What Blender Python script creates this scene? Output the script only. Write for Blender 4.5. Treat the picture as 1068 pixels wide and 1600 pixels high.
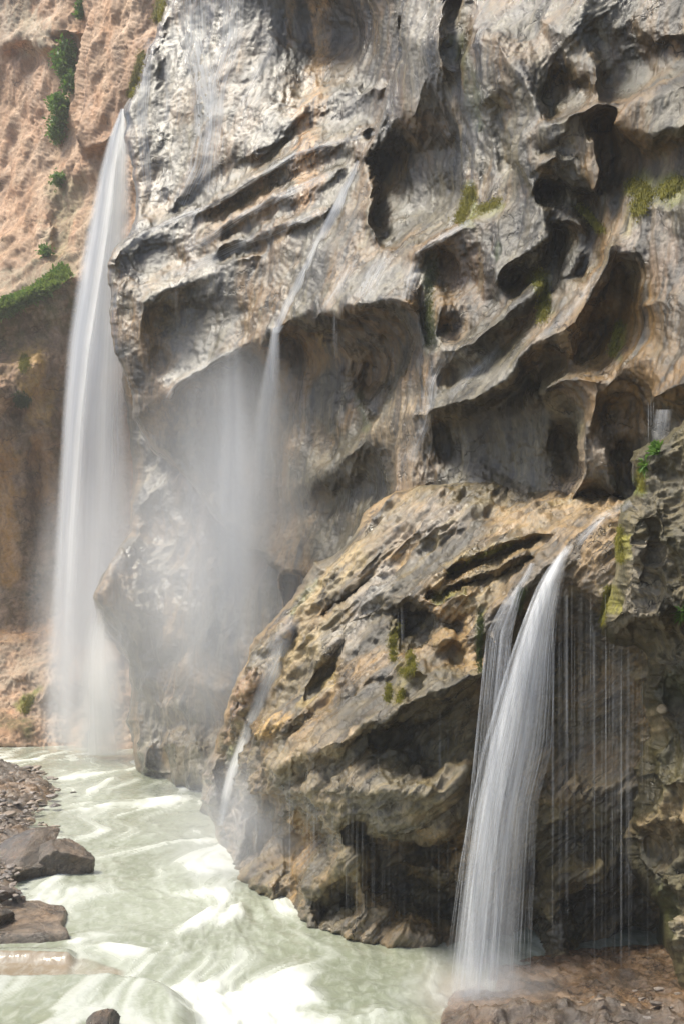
import bpy, math, random
import numpy as np
from mathutils import Vector
random.seed(7)
S = bpy.context.scene
for o in list(bpy.data.objects): bpy.data.objects.remove(o)

# ------------------------------------------------------------ camera, sky, sun, exposure
F, CX, HY, H = 1600.0, 534.0, 1000.0, 4.0      # focal length in photo pixels, centre column, horizon row, eye height (m)
cam = bpy.data.objects.new('camera', bpy.data.cameras.new('camera')); S.collection.objects.link(cam)
cam.location = (0, 0, H); cam.rotation_euler = (math.radians(90), 0, 0)
cam.data.sensor_fit = 'VERTICAL'; cam.data.sensor_height = 36; cam.data.lens = 36.0
cam.data.shift_y = 0.125; cam.data.clip_end = 2000
S.camera = cam
SUN_AZ, SUN_EL = -86.0, 60.0                    # azimuth from +Y (degrees, negative = to the left), elevation
sa, se = math.radians(SUN_AZ), math.radians(SUN_EL)
sdir = Vector((math.sin(sa)*math.cos(se), math.cos(sa)*math.cos(se), math.sin(se)))
w = bpy.data.worlds.new('World'); S.world = w; w.use_nodes = True
nt = w.node_tree; bg = nt.nodes['Background']
sky = nt.nodes.new('ShaderNodeTexSky'); sky.sky_type = 'NISHITA'; sky.sun_disc = False
sky.sun_elevation = se; sky.sun_rotation = sa; sky.air_density = 1.0; sky.dust_density = 3.0
nt.links.new(sky.outputs[0], bg.inputs[0]); bg.inputs[1].default_value = 0.15
sun = bpy.data.objects.new('sun', bpy.data.lights.new('sun', 'SUN')); S.collection.objects.link(sun)
sun.data.energy = 3.5; sun.data.angle = math.radians(14.0); sun.data.color = (1, 0.95, 0.82)
sun.rotation_euler = sdir.to_track_quat('Z', 'Y').to_euler(); sun.location = (-20, 0, 40)
S.view_settings.view_transform = 'Standard'; S.view_settings.look = 'None'
S.view_settings.exposure = 0.66; S.view_settings.gamma = 1
try:
    S.cycles.transparent_max_bounces = 48; S.cycles.max_bounces = 6; S.cycles.volume_bounces = 1
    S.cycles.volume_step_rate = 1.0; S.cycles.volume_max_steps = 64
    S.cycles.sample_clamp_indirect = 6.0; S.cycles.sample_clamp_direct = 12.0
except Exception: pass

STEP = 1.7        # photo pixels per mesh cell of the rock
# ------------------------------------------------------------ numeric helpers
_rs = np.random.RandomState(3)
PERM = np.concatenate([_rs.permutation(256)]*3).astype(np.int32)
GR = _rs.normal(size=(256, 3)).astype(np.float32); GR /= np.linalg.norm(GR, axis=1)[:, None]
def perlin(p):
    p = np.asarray(p, np.float32); i = np.floor(p).astype(np.int32); f = p - i; i &= 255
    u = f*f*f*(f*(f*6-15)+10); r = 0
    for dx in (0, 1):
        a = PERM[i[:, 0]+dx]; wx = u[:, 0] if dx else 1-u[:, 0]
        for dy in (0, 1):
            b = PERM[a+i[:, 1]+dy]; wy = u[:, 1] if dy else 1-u[:, 1]
            for dz in (0, 1):
                g = GR[PERM[b+i[:, 2]+dz]]; wz = u[:, 2] if dz else 1-u[:, 2]
                r = r + wx*wy*wz*(g[:, 0]*(f[:, 0]-dx)+g[:, 1]*(f[:, 1]-dy)+g[:, 2]*(f[:, 2]-dz))
    return r*1.6
def fbm(p, octs=4, gain=.5, kind=0):
    a, s, r = 1., 1., 0
    for k in range(octs):
        n = perlin(p*s+17.3*k)
        if kind == 1: n = 0.5-np.abs(n)*1.6       # ridged
        if kind == 2: n = np.abs(n)*1.6-0.5       # billow
        r = r + a*n; a *= gain; s *= 2.03
    return r
def sstep(a, b, x):
    t = np.clip((x-a)/(b-a), 0, 1); return t*t*(3-2*t)
def world(px, py, d):
    px, py, d = np.broadcast_arrays(px, py, d)
    return np.stack([(px-CX)/F*d, d+0*px, H-(py-HY)/F*d], -1)
def ground(px, py, z=0.0):                        # pixel to a point on the level plane at height z
    d = F*(H-z)/(np.asarray(py, float)-HY); return world(np.asarray(px, float), py, d)
def densify(poly, n=6, jit=0, seed=0, closed=True):
    r = np.random.RandomState(seed); P = [np.array(q, float) for q in poly]
    if closed: P = P+[P[0]]
    for lv in range(n):
        Q = []
        for a, b in zip(P[:-1], P[1:]):
            L = np.linalg.norm(b-a); Q.append(a)
            if L > 7:
                t = np.array([-(b-a)[1], (b-a)[0]])/L
                Q.append((a+b)/2+t*r.normal()*jit*min(L, 80))
        P = Q+[P[-1]]
    return np.array(P[:-1] if closed else P)
def poly_sdf(px, py, poly):                        # signed distance (inside +) and nearest boundary point
    px = px.astype(np.float32); py = py.astype(np.float32)
    best = np.full(px.shape, 1e12, np.float32); nx = px.copy(); ny = py.copy(); ins = np.zeros(px.shape, bool)
    A = poly; B = np.roll(poly, -1, 0)
    for (ax, ay), (bx, by) in zip(A, B):
        ex, ey = bx-ax, by-ay; L = ex*ex+ey*ey+1e-9
        t = np.clip(((px-ax)*ex+(py-ay)*ey)/L, 0, 1); qx = ax+t*ex; qy = ay+t*ey
        d = (px-qx)**2+(py-qy)**2; m = d < best
        best = np.where(m, d, best); nx = np.where(m, qx, nx); ny = np.where(m, qy, ny)
        if ay != by:
            c = ((ay > py) != (by > py)) & (px < (bx-ax)*(py-ay)/(by-ay)+ax); ins ^= c
    d = np.sqrt(best); return np.where(ins, d, -d), nx, ny
def line_dist(px, py, pts):
    best = np.full(px.shape, 1e12, np.float32)
    P = [np.array(q[:2], float) for q in pts]
    if len(P) == 1: return np.hypot(px-P[0][0], py-P[0][1])
    for a, b in zip(P[:-1], P[1:]):
        ex, ey = b-a; L = ex*ex+ey*ey+1e-9
        t = np.clip(((px-a[0])*ex+(py-a[1])*ey)/L, 0, 1)
        best = np.minimum(best, (px-a[0]-t*ex)**2+(py-a[1]-t*ey)**2)
    return np.sqrt(best)
def tps(ctrl, px, py):                             # thin-plate surface through (x, y, value)
    C = np.array(ctrl, float); X = C[:, :2]/500; n = len(C)
    def k(r2): return 0.5*r2*np.log(r2+1e-12)
    K = k(((X[:, None]-X[None])**2).sum(-1))+np.eye(n)*1e-3
    P = np.hstack([np.ones((n, 1)), X]); M = np.zeros((n+3, n+3)); M[:n, :n] = K; M[:n, n:] = P; M[n:, :n] = P.T
    s = np.linalg.solve(M, np.concatenate([C[:, 2], np.zeros(3)]))
    qx, qy = px/500, py/500; r = s[n]+s[n+1]*qx+s[n+2]*qy
    for i in range(n): r = r+s[i]*k((qx-X[i, 0])**2+(qy-X[i, 1])**2)
    return r
def diffuse(curves, box, screen=90.0, hollow=1.0, ridge=1.0): # relief field (m) grown from ridge and hollow lines
    x0, y0, x1, y1 = box; u = None
    for st in (32, 16, 8, 4):
        nx, ny = int((x1-x0)/st)+2, int((y1-y0)/st)+2
        acc = np.zeros((ny, nx)); cnt = np.zeros((ny, nx))
        for c in curves:
            pts, val = c[0], c[1]; rad = c[2] if len(c) > 2 else 0
            vals = val if isinstance(val, (list, tuple)) else [val]*len(pts)
            if len(pts) == 1: S_ = [(pts[0][0], pts[0][1], vals[0])]
            else:
                S_ = []
                for (a, va, b, vb) in zip(pts[:-1], vals[:-1], pts[1:], vals[1:]):
                    m = max(2, int(math.dist(a, b)/st*2)+1)
                    for t in np.linspace(0, 1, m): S_.append((a[0]+(b[0]-a[0])*t, a[1]+(b[1]-a[1])*t, va+(vb-va)*t))
            for (x, y, v) in S_:
                k = int(rad/st)
                i, j = int(round((y-y0)/st)), int(round((x-x0)/st))
                for di in range(-k, k+1):
                    for dj in range(-k, k+1):
                        if di*di+dj*dj <= k*k+.1 and 0 <= i+di < ny and 0 <= j+dj < nx:
                            acc[i+di, j+dj] += v*(hollow if v > 0 else ridge); cnt[i+di, j+dj] += 1
        m = cnt > 0; fix = np.where(m, acc/np.maximum(cnt, 1), 0)
        if u is None: u = fix.copy()
        else:
            yy = np.clip(np.arange(ny)/2, 0, u.shape[0]-1.001); xx = np.clip(np.arange(nx)/2, 0, u.shape[1]-1.001)
            u = bil(u, xx[None]+0*yy[:, None], yy[:, None]+0*xx[None])
        kk = (st/screen)**2
        for it in range(60 if st > 4 else 40):
            q = np.pad(u, 1, mode='edge')
            u = (q[:-2, 1:-1]+q[2:, 1:-1]+q[1:-1, :-2]+q[1:-1, 2:])/(4+kk*4); u = np.where(m, fix, u)
    def blur(v, k):
        for it in range(k):
            q = np.pad(v, 1, mode='edge'); v = .25*v+.125*(q[:-2, 1:-1]+q[2:, 1:-1]+q[1:-1, :-2]+q[1:-1, 2:])+.0625*(q[:-2, :-2]+q[2:, 2:]+q[2:, :-2]+q[:-2, 2:])
        return v
    rm = np.clip(blur((m & (fix < -.25)).astype(float), 10)*9, 0, 1)
    u = blur(u, 1)*rm+blur(u, 6)*(1-rm)
    return u
def bil(a, x, y):
    x = np.clip(x, 0, a.shape[1]-1.001); y = np.clip(y, 0, a.shape[0]-1.001)
    i = y.astype(int); j = x.astype(int); fy = y-i; fx = x-j
    return (a[i, j]*(1-fx)+a[i, j+1]*fx)*(1-fy)+(a[i+1, j]*(1-fx)+a[i+1, j+1]*fx)*fy

# ------------------------------------------------------------ object helpers
def tag(o, label=None, cat=None, group=None, kind=None):
    for k, v in (('label', label), ('category', cat), ('group', group), ('kind', kind)):
        if v: o[k] = v
    return o
def mesh_np(name, V, Fq, mats, parent=None, smooth=True, cols=None, uv=None):
    me = bpy.data.meshes.new(name); V = np.ascontiguousarray(V, np.float32)
    Fq = np.asarray(Fq, np.int32); n = Fq.shape[1]
    me.vertices.add(len(V)); me.vertices.foreach_set('co', V.ravel())
    me.loops.add(Fq.size); me.loops.foreach_set('vertex_index', Fq.ravel())
    me.polygons.add(len(Fq)); me.polygons.foreach_set('loop_start', np.arange(0, Fq.size, n, dtype=np.int32))
    me.polygons.foreach_set('loop_total', np.full(len(Fq), n, np.int32))
    me.polygons.foreach_set('use_smooth', np.full(len(Fq), smooth))
    me.update(calc_edges=True); me.validate()
    for k, c in (cols or {}).items():
        at = me.attributes.new(k, 'FLOAT_COLOR', 'POINT'); at.data.foreach_set('color', np.ascontiguousarray(c, np.float32).ravel())
    if uv is not None:
        l = me.uv_layers.new(name='UVMap'); l.data.foreach_set('uv', np.ascontiguousarray(uv[Fq.ravel()], np.float32).ravel())
    if mats: me.materials.append(mats)
    o = bpy.data.objects.new(name, me); S.collection.objects.link(o)
    if parent: o.parent = parent
    return o
def grid_faces(nx, ny, off=0):
    i = np.arange((ny-1)*(nx-1)); r, c = i//(nx-1), i % (nx-1); a = r*nx+c+off
    return np.stack([a, a+nx, a+nx+1, a+1], 1)
def empty(name, loc):
    o = bpy.data.objects.new(name, None); o.empty_display_size = .3; S.collection.objects.link(o); o.location = loc; return o

# ------------------------------------------------------------ node helper and materials
class NT:
    def __init__(s, name):
        s.m = bpy.data.materials.new(name); s.m.use_nodes = True; s.t = s.m.node_tree
        s.n = s.t.nodes; s.b = s.n['Principled BSDF']; s.out = s.n['Material Output']
    def new(s, t, **k):
        n = s.n.new('ShaderNode'+t)
        for a, v in k.items():
            if a[0] == 'i':
                key = a[1:]; key = int(key) if key.isdigit() else key.replace('_', ' ')
                if hasattr(v, 'is_output') or isinstance(v, bpy.types.NodeSocket): s.t.links.new(v, n.inputs[key])
                else: n.inputs[key].default_value = v
            else: setattr(n, a, v)
        return n
    def link(s, a, b): s.t.links.new(a, b)
    def math(s, op, a, b=0.0, clamp=False):
        n = s.new('Math', operation=op, use_clamp=clamp)
        for i, v in enumerate((a, b)):
            if isinstance(v, bpy.types.NodeSocket): s.link(v, n.inputs[i])
            else: n.inputs[i].default_value = v
        return n.outputs[0]
    def mix(s, f, a, b, mode='MIX'):
        n = s.new('MixRGB', blend_type=mode)
        for i, v in enumerate((f, a, b)):
            if isinstance(v, bpy.types.NodeSocket): s.link(v, n.inputs[i])
            elif i == 0: n.inputs[0].default_value = v
            else: n.inputs[i].default_value = (*v, 1) if len(v) == 3 else v
        return n.outputs[0]
    def noise(s, vec, scale, detail=4, rough=.55, dist=0.0):
        return s.new('TexNoise', iVector=vec, iScale=scale, iDetail=detail, iRoughness=rough, iDistortion=dist).outputs[0]
    def ramp(s, f, stops):
        n = s.new('ValToRGB'); s.link(f, n.inputs[0]); e = n.color_ramp.elements
        while len(e) < len(stops): e.new(.5)
        for q, (p, c) in zip(e, stops): q.position = p; q.color = (*c, 1) if len(c) == 3 else c
        return n.outputs[0]
    def scaled(s, vec, sc):
        n = s.new('VectorMath', operation='MULTIPLY'); s.link(vec, n.inputs[0]); n.inputs[1].default_value = sc; return n.outputs[0]
def g(v): return (v, v, v)
def rock_mat(name, dark, mid, light, streak=.5, rough=(.25, .6), bump=.6, fine=1.0, tint=(.3, .2, .12), tintamt=.4, spec=.6, grain=(3.2, 3.2, .32), rot=0.0, knob=0.0, vary=0.0, gb=.022):
    m = NT(name); pos = m.new('NewGeometry').outputs['Position']
    if vary: pos = m.new('TexCoord').outputs['Object']
    warp = m.new('VectorMath', operation='ADD')
    wn = m.new('TexNoise', iVector=pos, iScale=.9, iDetail=3).outputs[1]
    m.link(pos, warp.inputs[0]); m.link(m.scaled(wn, (.45, .45, .45)), warp.inputs[1]); wp = warp.outputs[0]
    gp = wp
    if rot:
        vr = m.new('VectorRotate', rotation_type='Y_AXIS', iVector=wp, iAngle=rot); gp = vr.outputs[0]
    n1 = m.noise(wp, .45, 6, .6); n2 = m.noise(wp, 3.5, 6, .65)
    st = m.noise(m.scaled(gp, grain), 1.0, 7, .62); st2 = m.noise(m.scaled(gp, tuple(c*4.2 for c in grain)), 1.0, 5, .6)
    a = m.ramp(n1, [(.34, dark), (.5, mid), (.66, light)])
    a = m.mix(m.ramp(n2, [(.36, g(.0)), (.62, g(1))]), m.mix(.6, a, dark), a)
    a = m.mix(m.math('MULTIPLY', m.ramp(m.noise(wp, .6, 4, .55, .4), [(.46, g(0)), (.62, g(1))]), tintamt), a, tint)
    at = m.new('Attribute', attribute_name='stain_shade')
    edge = m.ramp(m.noise(gp, 5*fine, 6, .7), [(.3, g(.3)), (.6, g(1))])
    a = m.mix(m.math('MULTIPLY', at.outputs['Alpha'], edge, True), a, at.outputs['Color'])
    sm = m.ramp(st, [(.36, g(1)), (.52, g(0))])
    a = m.mix(m.math('MULTIPLY', sm, streak), a, tuple(c*.5 for c in dark))
    sl = m.ramp(st, [(.56, g(0)), (.70, g(1))])
    a = m.mix(m.math('MULTIPLY', sl, streak*.7), a, tuple(min(1, c*1.2) for c in light))
    a = m.mix(m.ramp(st2, [(.36, g(.5)), (.5, g(0))]), a, tuple(c*.6 for c in dark))
    a = m.mix(m.ramp(m.noise(pos, 22*fine, 4, .7), [(.34, g(.45)), (.48, g(0)), (.60, g(0)), (.72, g(.0))]), a, tuple(c*.5 for c in dark))
    cw = m.new('VectorMath', operation='ADD'); m.link(m.scaled(gp, (.8, .8, 1.5) if not rot else (.45, 1, 1.6)), cw.inputs[0])
    m.link(m.scaled(m.new('TexNoise', iVector=pos, iScale=2.2, iDetail=4, iRoughness=.6).outputs[1], (.9, .9, .9)), cw.inputs[1])
    ck = m.new('TexVoronoi', iVector=cw.outputs[0], iScale=1.1*fine, feature='DISTANCE_TO_EDGE').outputs[0]
    ckm = m.math('MULTIPLY', m.ramp(ck, [(.004, g(1)), (.022, g(0))]), m.ramp(m.noise(pos, .9, 3), [(.48, g(0)), (.58, g(1))]))
    a = m.mix(m.math('MULTIPLY', ckm, .75), a, tuple(c*.3 for c in dark))
    if vary:
        rn = m.new('ObjectInfo').outputs['Random']
        a = m.mix(vary, a, m.ramp(rn, [(0, (.10, .09, .085)), (.35, (.24, .19, .15)), (.6, (.36, .28, .21)), (.8, (.15, .14, .135)), (1, (.40, .28, .18))]), 'MIX')
    m.link(a, m.b.inputs['Base Color'])
    r = m.ramp(m.noise(m.scaled(gp, tuple(c*.35 for c in grain)), 1.3, 4), [(.36, g(rough[0])), (.64, g(rough[1]))])
    m.link(r, m.b.inputs['Roughness']); m.b.inputs['Specular IOR Level'].default_value = spec
    h = m.math('MULTIPLY', m.noise(wp, 2.5*fine, 4, .5), .03)
    h = m.math('ADD', h, m.math('MULTIPLY', m.noise(gp, 9*fine, 9, .75), .05))
    h = m.math('ADD', h, m.math('ADD', m.math('MULTIPLY', st, gb), m.math('MULTIPLY', st2, gb*.6)))
    h = m.math('SUBTRACT', h, m.math('MULTIPLY', ckm, .03))
    if knob:
        v = m.new('TexVoronoi', iVector=wp, iScale=11, iRandomness=1.0, feature='SMOOTH_F1').outputs[0]; h = m.math('SUBTRACT', h, m.math('MULTIPLY', v, knob))
    b = m.new('Bump', iStrength=bump, iDistance=.5, iHeight=h); m.link(b.outputs[0], m.b.inputs['Normal'])
    return m.m
M = {}
M['cliff'] = rock_mat('wet_limestone', (.034, .029, .017), (.095, .077, .042), (.21, .175, .10), .9, (.20, .50), 1.0, 1.0, (.24, .135, .042), .8, .65)
M['low'] = rock_mat('banded_limestone', (.045, .035, .016), (.145, .108, .048), (.32, .24, .11), .85, (.22, .5), 1.0, 1.3, (.42, .25, .09), .65, .8, (.5, 2.5, 3.6), .78, 0, 0, .045)
M['tufa'] = rock_mat('mossy_tufa', (.042, .036, .016), (.12, .095, .042), (.24, .185, .095), .35, (.3, .6), .9, 1.6, (.13, .115, .03), .45, .6, (3, 3, 1.2), 0, .05, 0, .03)
M['far'] = rock_mat('orange_sandstone', (.27, .165, .10), (.50, .33, .205), (.62, .45, .31), .35, (.7, .9), .5, .5, (.52, .28, .15), .5, .3, (.9, .9, .25), .3)
M['shelf'] = rock_mat('wet_shelf_rock', (.05, .035, .022), (.15, .10, .06), (.27, .20, .14), .6, (.1, .35), 1.0, 2, (.22, .12, .05), .6, .9, (2, 2, 5), .3)
M['stone'] = rock_mat('bank_stone', (.06, .048, .036), (.17, .125, .085), (.34, .25, .17), .6, (.14, .42), 1.0, 3, (.30, .18, .09), .6, .7, (4, 4, 9), .5, 0, .0001)
M['pebble'] = rock_mat('shingle_stone', (.10, .08, .06), (.25, .19, .14), (.42, .33, .25), .2, (.2, .5), .5, 2, (.34, .21, .12), .4, .8, (3, 3, 2), .5, 0, .7)

# ------------------------------------------------------------ relief rock builder
def paint(px, py, W, items):
    col = np.zeros((len(px), 4), np.float32)
    nz = fbm(W*1.3, 4)*.9
    for it in items:
        pts, rad, rgb, amt = it[:4]
        asp = 1.0
        d = line_dist(px, py, pts)
        a = np.clip((1-d/rad)*1.6+nz*1.1, 0, 1)*amt
        k = a[:, None]; col[:, :3] = col[:, :3]*(1-k)+np.array(rgb)*k; col[:, 3] = np.maximum(col[:, 3]*(1-a)+a, a)
        col[:, :3] = np.where((col[:, 3:] > 0), col[:, :3], 0)
    al = np.maximum(col[:, 3:], 1e-4); col[:, :3] = np.clip(col[:, :3]/al, 0, 1)
    return col
def relief(name, poly, ctrl, curves, mat, label, noise, stains_shade=(), jit=.045, roll=26, rolld=1.6, back=5.0, screen=90, step=None, seed=1, warp=9.0, hollow=.46, ridge=1.0):
    step = step or STEP
    P = densify(poly, 7, jit, seed); x0, y0 = P.min(0)-step*2; x1, y1 = P.max(0)+step*2
    nx, ny = int((x1-x0)/step)+1, int((y1-y0)/step)+1
    gx, gy = np.meshgrid(x0+np.arange(nx)*step, y0+np.arange(ny)*step); gx = gx.ravel(); gy = gy.ravel()
    sd, qx, qy = poly_sdf(gx, gy, P)
    ins = (sd > 0).reshape(ny, nx)
    cell = ins[:-1, :-1] | ins[1:, :-1] | ins[:-1, 1:] | ins[1:, 1:]
    used = np.zeros((ny, nx), bool)
    used[:-1, :-1] |= cell; used[1:, :-1] |= cell; used[:-1, 1:] |= cell; used[1:, 1:] |= cell
    u = used.ravel(); out = u & (sd <= 0)
    gx = np.where(out, qx, gx); gy = np.where(out, qy, gy); sd = np.maximum(sd, 0)
    idx = -np.ones(nx*ny, np.int64); idx[u] = np.arange(u.sum()); px, py, sd = gx[u], gy[u], sd[u]
    base = tps(ctrl, px, py)
    Wb = world(px, py, base)
    wx = fbm(Wb*.8, 5, .6)*warp; wy = fbm(Wb*.8+40, 5, .6)*warp
    fld = diffuse(curves, (x0, y0, x1, y1), screen, hollow, ridge)
    dl = bil(fld, (px+wx-x0)/4, (py+wy-y0)/4)
    t = np.clip(sd/roll, 0, 1); rl = rolld*(1-np.sqrt(np.clip(1-(1-t)**2, 0, 1)))
    d0 = base+dl
    dn = noise(world(px, py, d0), px, py)
    d = d0+rl
    V = world(px, py, d)
    a = idx.reshape(ny, nx); c = np.argwhere(cell)
    Fq = np.stack([a[c[:, 0], c[:, 1]], a[c[:, 0]+1, c[:, 1]], a[c[:, 0]+1, c[:, 1]+1], a[c[:, 0], c[:, 1]+1]], 1)
    fn = np.cross(V[Fq[:, 2]]-V[Fq[:, 0]], V[Fq[:, 3]]-V[Fq[:, 1]]); vn = np.stack([sum(np.bincount(Fq[:, k], fn[:, c_], len(V)) for k in range(4)) for c_ in range(3)], 1)
    vn /= np.linalg.norm(vn, axis=1)[:, None]+1e-9
    for it in range(10):
        fc = sum(vn[Fq[:, k]] for k in range(4)); vn = np.stack([sum(np.bincount(Fq[:, k], fc[:, c_], len(V)) for k in range(4)) for c_ in range(3)], 1)
        vn /= np.linalg.norm(vn, axis=1)[:, None]+1e-9
    view = V-np.array([0, 0, H]); view /= np.linalg.norm(view, axis=1)[:, None]
    vn = np.where((vn*view).sum(1)[:, None] > 0, -vn, vn); vn = vn-.6*view; vn /= np.linalg.norm(vn, axis=1)[:, None]
    V = V-vn*(dn*np.clip(sd/6, .25, 1))[:, None]
    col = paint(px, py, V, stains_shade) if stains_shade else np.zeros((len(V), 4), np.float32)
    # close the rock: carry the border back into the mass
    E = np.concatenate([Fq[:, [k, (k+1) % 4]] for k in range(4)])
    key = np.sort(E, 1); kk = key[:, 0]*(len(V)+1)+key[:, 1]
    un, inv, cn = np.unique(kk, return_inverse=True, return_counts=True)
    be = E[cn[inv] == 1]; bv = np.unique(be); n0 = len(V)
    rings = [V]; cols = [col]; m = -np.ones(n0, np.int64); last = m.copy(); last[bv] = bv; FF = [Fq]
    cen = V.mean(0)
    for r_ in range(1, 5):
        f = r_/4
        nv = world(px[bv], py[bv], d[bv]+back*f)
        nv[:, 0] += (cen[0]-nv[:, 0])*.05*f; nv[:, 2] -= .3*f
        nv += (fbm(nv*.9, 3)*.35*f)[:, None]
        m2 = -np.ones(n0, np.int64); m2[bv] = n0+(r_-1)*len(bv)+np.arange(len(bv))
        FF.append(np.stack([last[be[:, 1]], last[be[:, 0]], m2[be[:, 0]], m2[be[:, 1]]], 1)); last = m2
        rings.append(nv); cols.append(col[bv])
    o = mesh_np(name, np.concatenate(rings), np.concatenate(FF), mat, cols={'stain_shade': np.concatenate(cols)})
    tag(o, label, 'cliff', None, 'structure')
    return o, (x0, y0, fld, ctrl)
def rock_noise(A1, A2, A3, flow=.5, bill=.0, diag=0.0, scal=0.0):
    def f(W, px, py):
        w = W+np.stack([fbm(W*.7+5, 2), fbm(W*.7+35, 2), fbm(W*.7+65, 2)], 1)*.3
        n = A1*fbm(w*.45, 2)
        n = n+A2*1.3*fbm(w*1.7*np.array([1, 1, .55]), 5, .55)
        n = n+A3*fbm(w*7, 4, .55)
        if flow: n = n+flow*fbm(w*np.array([4.5, 4.5, .6]), 4, .6)*.12
        if scal:
            sc = np.abs(perlin(w*np.array([1.1, 1.1, .75])+3))*1.7; sc2 = np.abs(perlin(w*np.array([2.7, 2.7, 1.7])+9))*1.7
            n = n+scal*(np.minimum(sc, .8)+.35*np.minimum(sc2, .8)*(.4+sc)+.12*np.minimum(np.abs(perlin(w*6+5))*1.7, .8))
        if bill: n = n+bill*fbm(w*4.5, 4, .6)
        if diag:
            q = w.copy(); s = W[:, 0]*.62+W[:, 2]*-.78; q = np.stack([s*2.6, W[:, 1]*.6, (W[:, 0]*.78+W[:, 2]*.62)*.3], 1)
            n = n+diag*(fbm(q+w*.35, 4, .6)-.35*fbm(q*2.2+w*.5, 4, .6, 1))
        return n
    return f

# ------------------------------------------------------------ the rock masses
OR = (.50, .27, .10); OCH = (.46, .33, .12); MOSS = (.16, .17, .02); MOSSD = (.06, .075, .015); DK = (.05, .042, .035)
PINK = (.44, .29, .20); PALE = (.40, .37, .31); GRY = (.27, .26, .24); BRN = (.22, .145, .075); RUST = (.33, .15, .05)

# far canyon wall, left
relief('canyon_wall', [(-260, -260), (330, -260), (330, 1200), (200, 1215), (120, 1185), (0, 1166), (-260, 1150)],
    [(-200, -200, 64), (250, -200, 47), (-200, 400, 60), (60, 100, 54.5), (60, 300, 53), (180, 150, 47.5), (250, 400, 43), (-200, 470, 49), (-200, 900, 45), (60, 700, 45.5), (60, 970, 43.5),
     (200, 700, 46), (0, 1166, 38.6), (120, 1183, 38.0), (200, 1200, 37.0), (60, 1080, 40.5), (320, 1200, 36.5), (300, 900, 44), (-200, 1150, 41)],
    [([(128, -200), (128, 0), (130, 60), (118, 130), (115, 200), (128, 235)], 1.6, ), ([(150, -200), (150, 0), (142, 80), (133, 160), (128, 225)], -1.6),
     ([(230, -50), (215, 60), (195, 140)], -2.0), ([(128, 232), (165, 222), (190, 190)], -1.7), ([(120, 252), (165, 242), (200, 215)], .9),
     ([(0, 70), (40, 62), (85, 75)], -1.6), ([(20, 78), (60, 92), (95, 98)], 1.3), ([(90, 58), (125, 60)], 1.4), ([(85, 48), (125, 50)], -1.2),
     ([(60, 300), (80, 360), (60, 420)], -.8), ([(104, 260), (92, 330), (95, 420)], 1.0), ([(0, 260), (30, 330), (10, 430)], -.5), ([(-60, 250), (-60, 460)], .5),
     ([(-100, 510), (0, 490), (40, 470), (90, 440), (118, 425)], -2.6), ([(-100, 485), (0, 470), (40, 450), (80, 425)], -1.0),
     ([(-100, 560), (5, 540), (45, 530), (95, 505)], -.2), ([(-40, 610), (20, 598), (60, 570)], -1.2), ([(20, 640), (35, 648)], .9), ([(10, 625), (35, 618), (48, 622)], -1.6),
     ([(0, 985), (30, 990), (75, 975)], 1.2), ([(-100, 700), (-60, 960)], .6), ([(40, 700), (35, 900)], -.5), ([(75, 620), (80, 960)], -.4), ([(55, 700), (58, 940)], .4),
     ([(-60, 1002), (0, 1000), (60, 990)], -.3), ([(0, 1085), (15, 1090), (18, 1120)], 1.2), ([(20, 1060), (60, 1050), (110, 1080)], -.7), ([(10, 1150), (40, 1135), (55, 1150)], -.5),
     ([(130, 1080), (118, 1130), (112, 1170)], 1.0), ([(150, 1060), (140, 1100), (130, 1160)], -.9), ([(190, 1015), (160, 1050), (150, 1100)], -1.2)],
    M['far'], 'orange canyon wall behind the tall waterfall', rock_noise(.45, .065, .06, .2, .0, .0, .0),
    stains_shade=[([(60, 500), (60, 960)], 130, (.15, .095, .04), 1), ([(0, 520), (100, 460)], 45, (.13, .115, .04), .9), ([(50, 560), (60, 640)], 30, (.46, .28, .07), .9), ([(10, 700), (12, 900)], 22, (.42, .22, .06), .9),
            ([(60, 690), (75, 780)], 20, OR, .7), ([(45, 930), (80, 900)], 30, (.07, .06, .03), .9), ([(100, 300), (90, 420)], 34, (.24, .22, .12), .8), ([(30, 20), (60, 60)], 40, (.40, .37, .27), .7), ([(0, 0), (10, 60)], 24, (.27, .24, .18), .7),
            ([(70, 430), (0, 440)], 22, (.38, .34, .24), .6), ([(0, 995), (80, 985)], 16, (.55, .30, .12), .9), ([(20, 1060), (180, 1120)], 80, (.33, .27, .2), .8), ([(35, 1105), (55, 1080)], 14, MOSS, .9), ([(5, 1130), (40, 1140)], 22, (.07, .07, .02), .9),
            ([(190, 240), (150, 300), (130, 420)], 30, (.30, .24, .16), .7)],
    jit=.02, back=3, warp=2.5, screen=110, seed=4, roll=10, rolld=1)

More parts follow.
